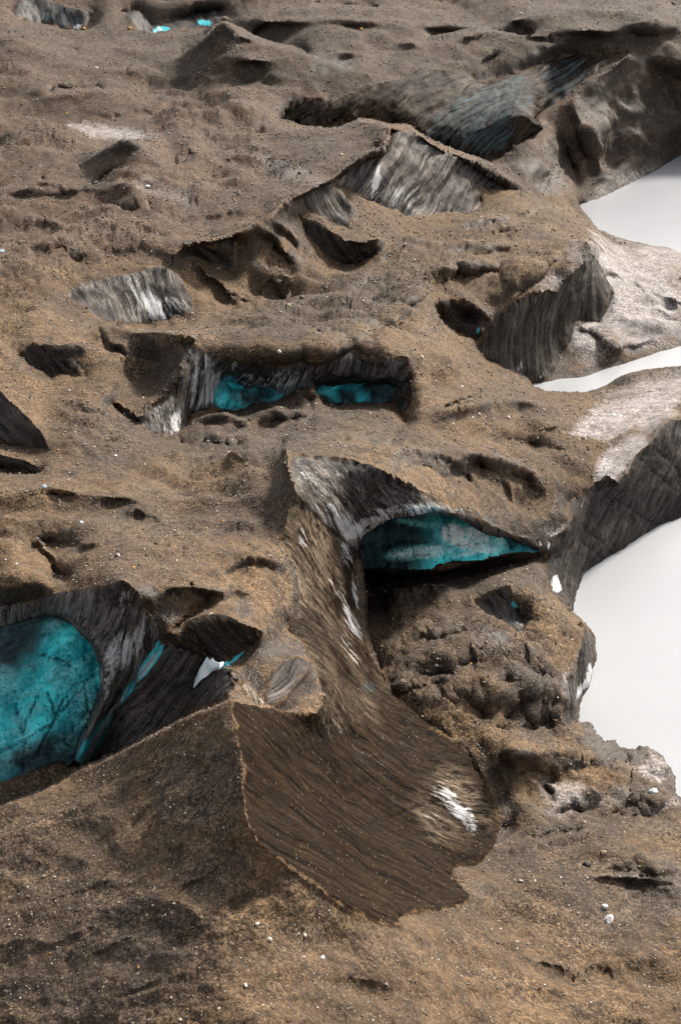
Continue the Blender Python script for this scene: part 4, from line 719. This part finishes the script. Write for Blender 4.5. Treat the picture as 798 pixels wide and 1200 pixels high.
for name, key, mat, at_, lab in [
    ('ice_slab', 'f1b', m_ice, ICE_A, 'dark striped ice slab between the large turquoise cave and the grey foreground mound'),
    ('ice_slab', 'f1c', m_ice, ICE_A, 'dark brown pebble-strewn slab just above the white ice chip'),
    ('ice_chip', 'f1w', m_white, [], 'bright white wedge of clean ice on the dark slab'),
    ('ice_ledge', 'f1s', m_ice, ICE_A, 'narrow white and brown striped ice strip beside the white wedge'),
    ('ice_slab', 'f1e', m_ice, ICE_A, 'small grey striped slab leaning on the central ridge, tan grit at its right'),
    ('ice_ledge', 'f1d', m_ice, ICE_A, 'thin tilted sliver of grey ice above the brown pebbly slab'),
    ('ice_hollow', 'hollow', m_ice, ICE_A, 'black melt hollow with blue and white ice in the cave floor'),
    ('ice_cliff', 'f10', m_ice, ICE_A, 'dark brown cracked bank rising straight from the near lake'),
    ('ice_bank', 'shore_bank', m_ice, ICE_A, 'small undercut brown bank at the lake edge below the cave floor'),
    ('ice_scar', 'f4', m_ice, ICE_A, 'combed white-streaked ice scar on the left debris slope'),
    ('ice_scar', 'f5', m_ice, ICE_A, 'small jagged dark brown scar on the left slope'),
    ('ice_cliff', 'f6', m_ice, ICE_A, 'dark triangular ice face cut by the left edge of the picture'),
    ('ice_ledge', 'f6b', m_ice, ICE_A, 'low dark ledge just under the triangular face at the left edge'),
    ('ice_scar', 'scar', m_ice, ICE_A, 'tiny brown split in the debris above the large turquoise cave'),
    ('ice_cliff', 'f7', m_ice, ICE_A, 'peaked ridge face with white combed streaks at its foot'),
    ('ice_scar', 'f11a', m_ice, ICE_A, 'brown three-cornered scar at the left end of the long ridge'),
    ('ice_scar', 'f11b', m_ice, ICE_A, 'deep dark notch below the peaked ridge, lower of the pair'),
    ('ice_scar', 'f11c', m_ice, ICE_A, 'dark scar with a grey tip directly left of the peaked ridge face'),
    ('ice_cliff', 'f9', m_ice, ICE_A, 'tall dark brown cliff above the pale silt and narrow channel'),
    ('ice_scar', 'f9b', m_ice, ICE_A, 'rough brown debris scoop adjoining the cliff above the silt'),
    ('ice_cliff', 'f8', m_ice, ICE_A, 'long far blue-black ice wall with slanting streaks'),
    ('ice_fin', 'f8c', m_ice, ICE_A, 'low dark ice fin in front of the far blue-black wall'),
    ('ice_cliff', 'f12a', m_ice, ICE_A, 'distant blue-grey ice cliff in the top left corner'),
    ('ice_cliff', 'f12b', m_ice, ICE_A, 'distant black hollow with two turquoise ice patches near the top edge')]:
    tag(mesh_obj(name, reg(key), mat, at_), lab, name.split('_')[0] + ' ' + name.split('_')[1], G)

# water sheets, each level, with the banks rising through them
def sheet(name, pts):
    me = bpy.data.meshes.new(name); me.from_pydata([(x, y, z) for x, y, z in pts], [], [list(range(len(pts)))]); me.materials.append(m_water); me.update()
    o = bpy.data.objects.new(name, me); COL.objects.link(o); return tag(o, kind='structure')
sheet('lake', [(9, 58, 0), (420, 58, 0), (420, 128, 0), (70, 128, 0), (30, 114, 0), (12, 104, 0)])
sheet('meltwater_channel', [(19, 137, 0), (24, 133, 0), (70, 136, 0), (420, 136, 0), (420, 172, 0), (70, 164, 0), (26, 150, 0), (19, 144, 0)])
sheet('meltwater_pool', [(32, 180, 0), (60, 178, 0), (420, 178, 0), (420, 300, 0), (70, 285, 0), (33, 226, 0)])
me = bpy.data.meshes.new('ground'); me.from_pydata([(-4000, -1500, -6), (4000, -1500, -6), (4000, 6000, -6), (-4000, 6000, -6)], [], [(0, 1, 2, 3)]); me.materials.append(m_debris)
tag(bpy.data.objects.new('ground', me), kind='structure'); COL.objects.link(bpy.data.objects['ground'])

# ------------------------------------------------------------------ stones
rnd = random.Random(3); nr = np.random.RandomState(8)
def ico():
    b = bmesh.new(); bmesh.ops.create_icosphere(b, subdivisions=1, radius=1); v = np.array([q.co[:] for q in b.verts]); t = np.array([[q.index for q in f.verts] for f in b.faces]); b.free(); return v, t
IV, IT = ico()
TT = TR[REG == 0]; c_ = POS[TT].mean(1); un = np.cross(POS[TT[:, 1]] - POS[TT[:, 0]], POS[TT[:, 2]] - POS[TT[:, 0]]); ar = np.linalg.norm(un, axis=1) / 2; un = un / np.maximum(2 * ar, 1e-9)[:, None]
cu = UV[TT].mean(1); dC = np.linalg.norm(c_ - np.array([0, 0, CAM_H]), axis=1)
okt = (un[:, 2] > .45) & (c_[:, 2] > .25) & (cu[:, 1] > -40) & (A['silt'][TT[:, 0]] < .5)
clump = np.clip(fbm(c_ * .25, 3) * 1.6 + .55, .04, 2)
pr = np.where(okt, ar * clump / dC ** 1.2, 0); pr /= pr.sum()
NS = 52000
pick = nr.choice(len(TT), NS, p=pr)
bw = nr.dirichlet((1, 1, 1), NS); sp_ = (POS[TT[pick]] * bw[:, :, None]).sum(1)
size = (.026 + .030 * nr.pareto(2.8, NS)) * np.clip(dC[pick] / 75, .85, 2.2); size = np.minimum(size, .085 * np.clip(dC[pick] / 75, .85, 2.2))
PAL = np.array([(.42, .34, .24), (.30, .21, .13), (.12, .095, .08), (.055, .048, .045), (.50, .44, .37), (.36, .22, .11), (.20, .16, .13), (.62, .58, .53)]) * .62
pc = PAL[nr.choice(len(PAL), NS, p=[.27, .20, .08, .10, .16, .07, .06, .06])] * nr.uniform(.75, 1.2, (NS, 1))
th = nr.uniform(0, 6.28, NS); el = nr.uniform(.55, 1.25, (NS, 3)); el[:, 2] *= .7
tmpl = [IV * (1 + nr.uniform(-.22, .22, (len(IV), 1))) for _ in range(12)]
VV = np.empty((NS, len(IV), 3)); 
for k in range(12):
    s_ = np.arange(NS) % 12 == k; v0 = tmpl[k][None] * el[s_][:, None]; cs, sn = np.cos(th[s_])[:, None], np.sin(th[s_])[:, None]
    VV[s_] = np.stack([v0[..., 0] * cs - v0[..., 1] * sn, v0[..., 0] * sn + v0[..., 1] * cs, v0[..., 2]], -1)
VV = VV * size[:, None, None] + sp_[:, None] + (un[pick] * (size * .25)[:, None])[:, None]
FT = (IT[None] + (np.arange(NS) * len(IV))[:, None, None]).reshape(-1, 3)
me = bpy.data.meshes.new('scattered_stones'); me.from_pydata(VV.reshape(-1, 3).tolist(), [], FT.tolist())
ca = me.attributes.new('tint', 'FLOAT_COLOR', 'POINT'); ca.data.foreach_set('color', np.repeat(np.concatenate([pc, np.ones((NS, 1))], 1), len(IV), 0).astype(np.float32).ravel())
me.materials.append(m_stone); me.update()
o = bpy.data.objects.new('scattered_stones', me); COL.objects.link(o); tag(o, 'countless small stones scattered over the debris slopes', 'stones', kind='stuff')

def stone_mesh(seed, tint):
    r = np.random.RandomState(seed); b = bmesh.new(); bmesh.ops.create_icosphere(b, subdivisions=2, radius=1)
    dirs = r.normal(size=(9, 3)); dirs /= np.linalg.norm(dirs, axis=1)[:, None]; cut = r.uniform(.55, .9, 9)
    for q in b.verts:
        p = np.array(q.co[:])
        for dd, c in zip(dirs, cut):
            s = p.dot(dd)
            if s > c: p = p - dd * (s - c)
        q.co = Vector(p * np.array([1, r.uniform(.97, 1.03) * .82, .66]))
    me = bpy.data.meshes.new('stone'); b.to_mesh(me); b.free()
    ca = me.attributes.new('tint', 'FLOAT_COLOR', 'POINT'); ca.data.foreach_set('color', np.tile(np.array(list(tint) + [1], np.float32), len(me.vertices)))
    me.materials.append(m_stone); return me
TINT = {'white': (.85, .83, .8), 'pale': (.58, .52, .44), 'orange': (.62, .30, .07), 'dark': (.045, .04, .04), 'blue': (.45, .6, .66), 'tan': (.40, .29, .18)}
MESH = {k: [stone_mesh(i * 7 + len(k), t) for i in range(4)] for k, t in TINT.items()}
cu3 = cu
def place(u, v, px, kind, label, group=None, name='boulder'):
    k = int(np.argmin(np.where(okt, (cu3[:, 0] - u) ** 2 + (cu3[:, 1] - v) ** 2, 1e9))); p = c_[k]; d = dC[k]
    s = px / 2 * d / FPX
    o = bpy.data.objects.new(name, rnd.choice(MESH[kind])); COL.objects.link(o)
    o.location = Vector(p) + Vector((0, 0, s * .30)); o.scale = (s * rnd.uniform(.9, 1.15), s * rnd.uniform(.85, 1.1), s * rnd.uniform(.85, 1.1)); o.rotation_euler = (rnd.uniform(-.2, .2), rnd.uniform(-.2, .2), rnd.uniform(0, 6.28))
    return tag(o, label, 'stone', group)
for u, v, px, kd, lab in [
    (715,1071,15,'white','largest white boulder on the dark slope at lower right'), (709,1058,9,'white','white stone just above the largest white boulder at lower right'),
    (610,1033,7,'pale','pale oblong stone at the foot of the long brown slab'), (705,1004,8,'tan','tan stone right of the dark pebble cluster near the lower shore'), (687,1014,9,'dark','grey stone in the pebble cluster near the lower shore'), (679,1016,7,'tan','orange-tan stone in the pebble cluster near the lower shore'),
    (383,1119,8,'white','white stone on the gravel in front of the long brown slab'), (301,1083,6,'white','white stone at the edge of the dark left mound'), (316,1101,7,'pale','pinkish pale stone on the foreground gravel, between two white ones'), (288,1159,6,'white','white stone lowest in the foreground, near the bottom edge'), (357,1121,5,'pale','small pale stone left of the white gravel stone'), (362,1095,6,'pale','pale stone on the gravel below the slab tip'),
    (98,621,6,'white','white stone on the open debris above the large turquoise cave'), (140,652,6,'white','white stone above the rim of the large turquoise cliff, left of an orange one'), (158,664,5,'orange','orange stone above the rim of the large turquoise cliff'), (248,727,5,'white','white stone lying on the brown pebbly slab'), (52,577,8,'blue','bluish stone on the left debris below the low dark ledge'), (135,540,5,'white','white stone midway down the left debris slope'),
    (515,784,6,'white','white stone in a dark pocket of the cave floor'), (590,850,5,'pale','pale yellowish stone below the dark lumps by the shore'), (668,753,4,'pale','pale stone on the cave floor close to the undercut bank'),
    (489,422,7,'pale','pale flat stone right of the frosted ragged cliff'), (328,426,8,'pale','pale stone on the rim of the frosted ragged cliff'), (353,359,9,'dark','blue-grey boulder in the basin below the long ridge'), (339,366,7,'tan','tan boulder in the basin beside the blue-grey one'), (374,387,6,'dark','dark boulder on the slope below the basin'), (274,380,4,'white','white stone on the slope left of the basin'), (591,493,6,'pale','pale stone on the tan slope below the narrow channel'),
    (113,80,6,'pale','pale stone on the far left slope'), (114,216,6,'pale','pale stone on the left plain below the pale gravel streak'), (173,228,7,'white','white stone on the left plain'), (423,35,5,'orange','orange stone on the far upper slope'), (3,313,9,'blue','bluish boulder at the left edge of the upper plain'), (122,276,5,'dark','dark stone on the left plain above the streaked scar'), (351,204,6,'dark','dark stone on the back of the peaked ridge'), (790,3,8,'dark','dark boulder in the top right corner'), (610,14,4,'white','white stone near the top edge, right of centre'), (96,27,5,'orange','orange stone beside the distant blue-grey cliff'), (152,36,6,'orange','orange stone by the distant black hollow'),
    (760,942,8,'blue','bluish stone at the lower lake corner'), (764,938,11,'white','white ice chunk at the lower lake corner')]:
    place(u, v, px, kd, lab)
ZONES = [((0, 1020, 330, 1195), 34, 'small stone on the dark left foreground mound'), ((340, 1095, 780, 1195), 38, 'small stone on the brown gravel along the bottom edge'), ((585, 985, 780, 1085), 22, 'small stone on the slope below the lake corner'), ((180, 830, 265, 960), 16, 'small stone near the crest of the left mound'),
         ((0, 565, 320, 680), 34, 'small stone on the open debris above the turquoise cave cliff'), ((60, 450, 200, 560), 18, 'small stone on the slope left of the frosted cliff'), ((450, 700, 670, 860), 18, 'small stone on the bumpy cave floor'), ((480, 420, 640, 520), 18, 'small stone on the tan slope right of the frosted cliff'),
         ((0, 190, 330, 280), 30, 'small stone on the pale upper left plain'), ((320, 155, 440, 200), 12, 'small stone on the back of the peaked ridge'), ((0, 60, 300, 140), 14, 'small stone on the far left slopes')]
for (x0, y0, x1, y1), nst, lab in ZONES:
    for q in range(nst):
        kd = rnd.choice(['pale', 'tan', 'tan', 'dark', 'white', 'orange', 'tan']); word = {'pale': 'pale grey', 'tan': 'tan', 'dark': 'dark', 'white': 'white', 'orange': 'orange'}[kd]
        place(rnd.uniform(x0, x1), rnd.uniform(y0, y1), rnd.uniform(2.0, 3.2) if y0 > 800 else rnd.uniform(2.6, 4.2) if y0 > 300 else rnd.uniform(1.8, 3.2), kd, lab.replace('small stone', 'small %s stone' % word), lab.replace('small stone', 'small %s stones' % word), 'stone')
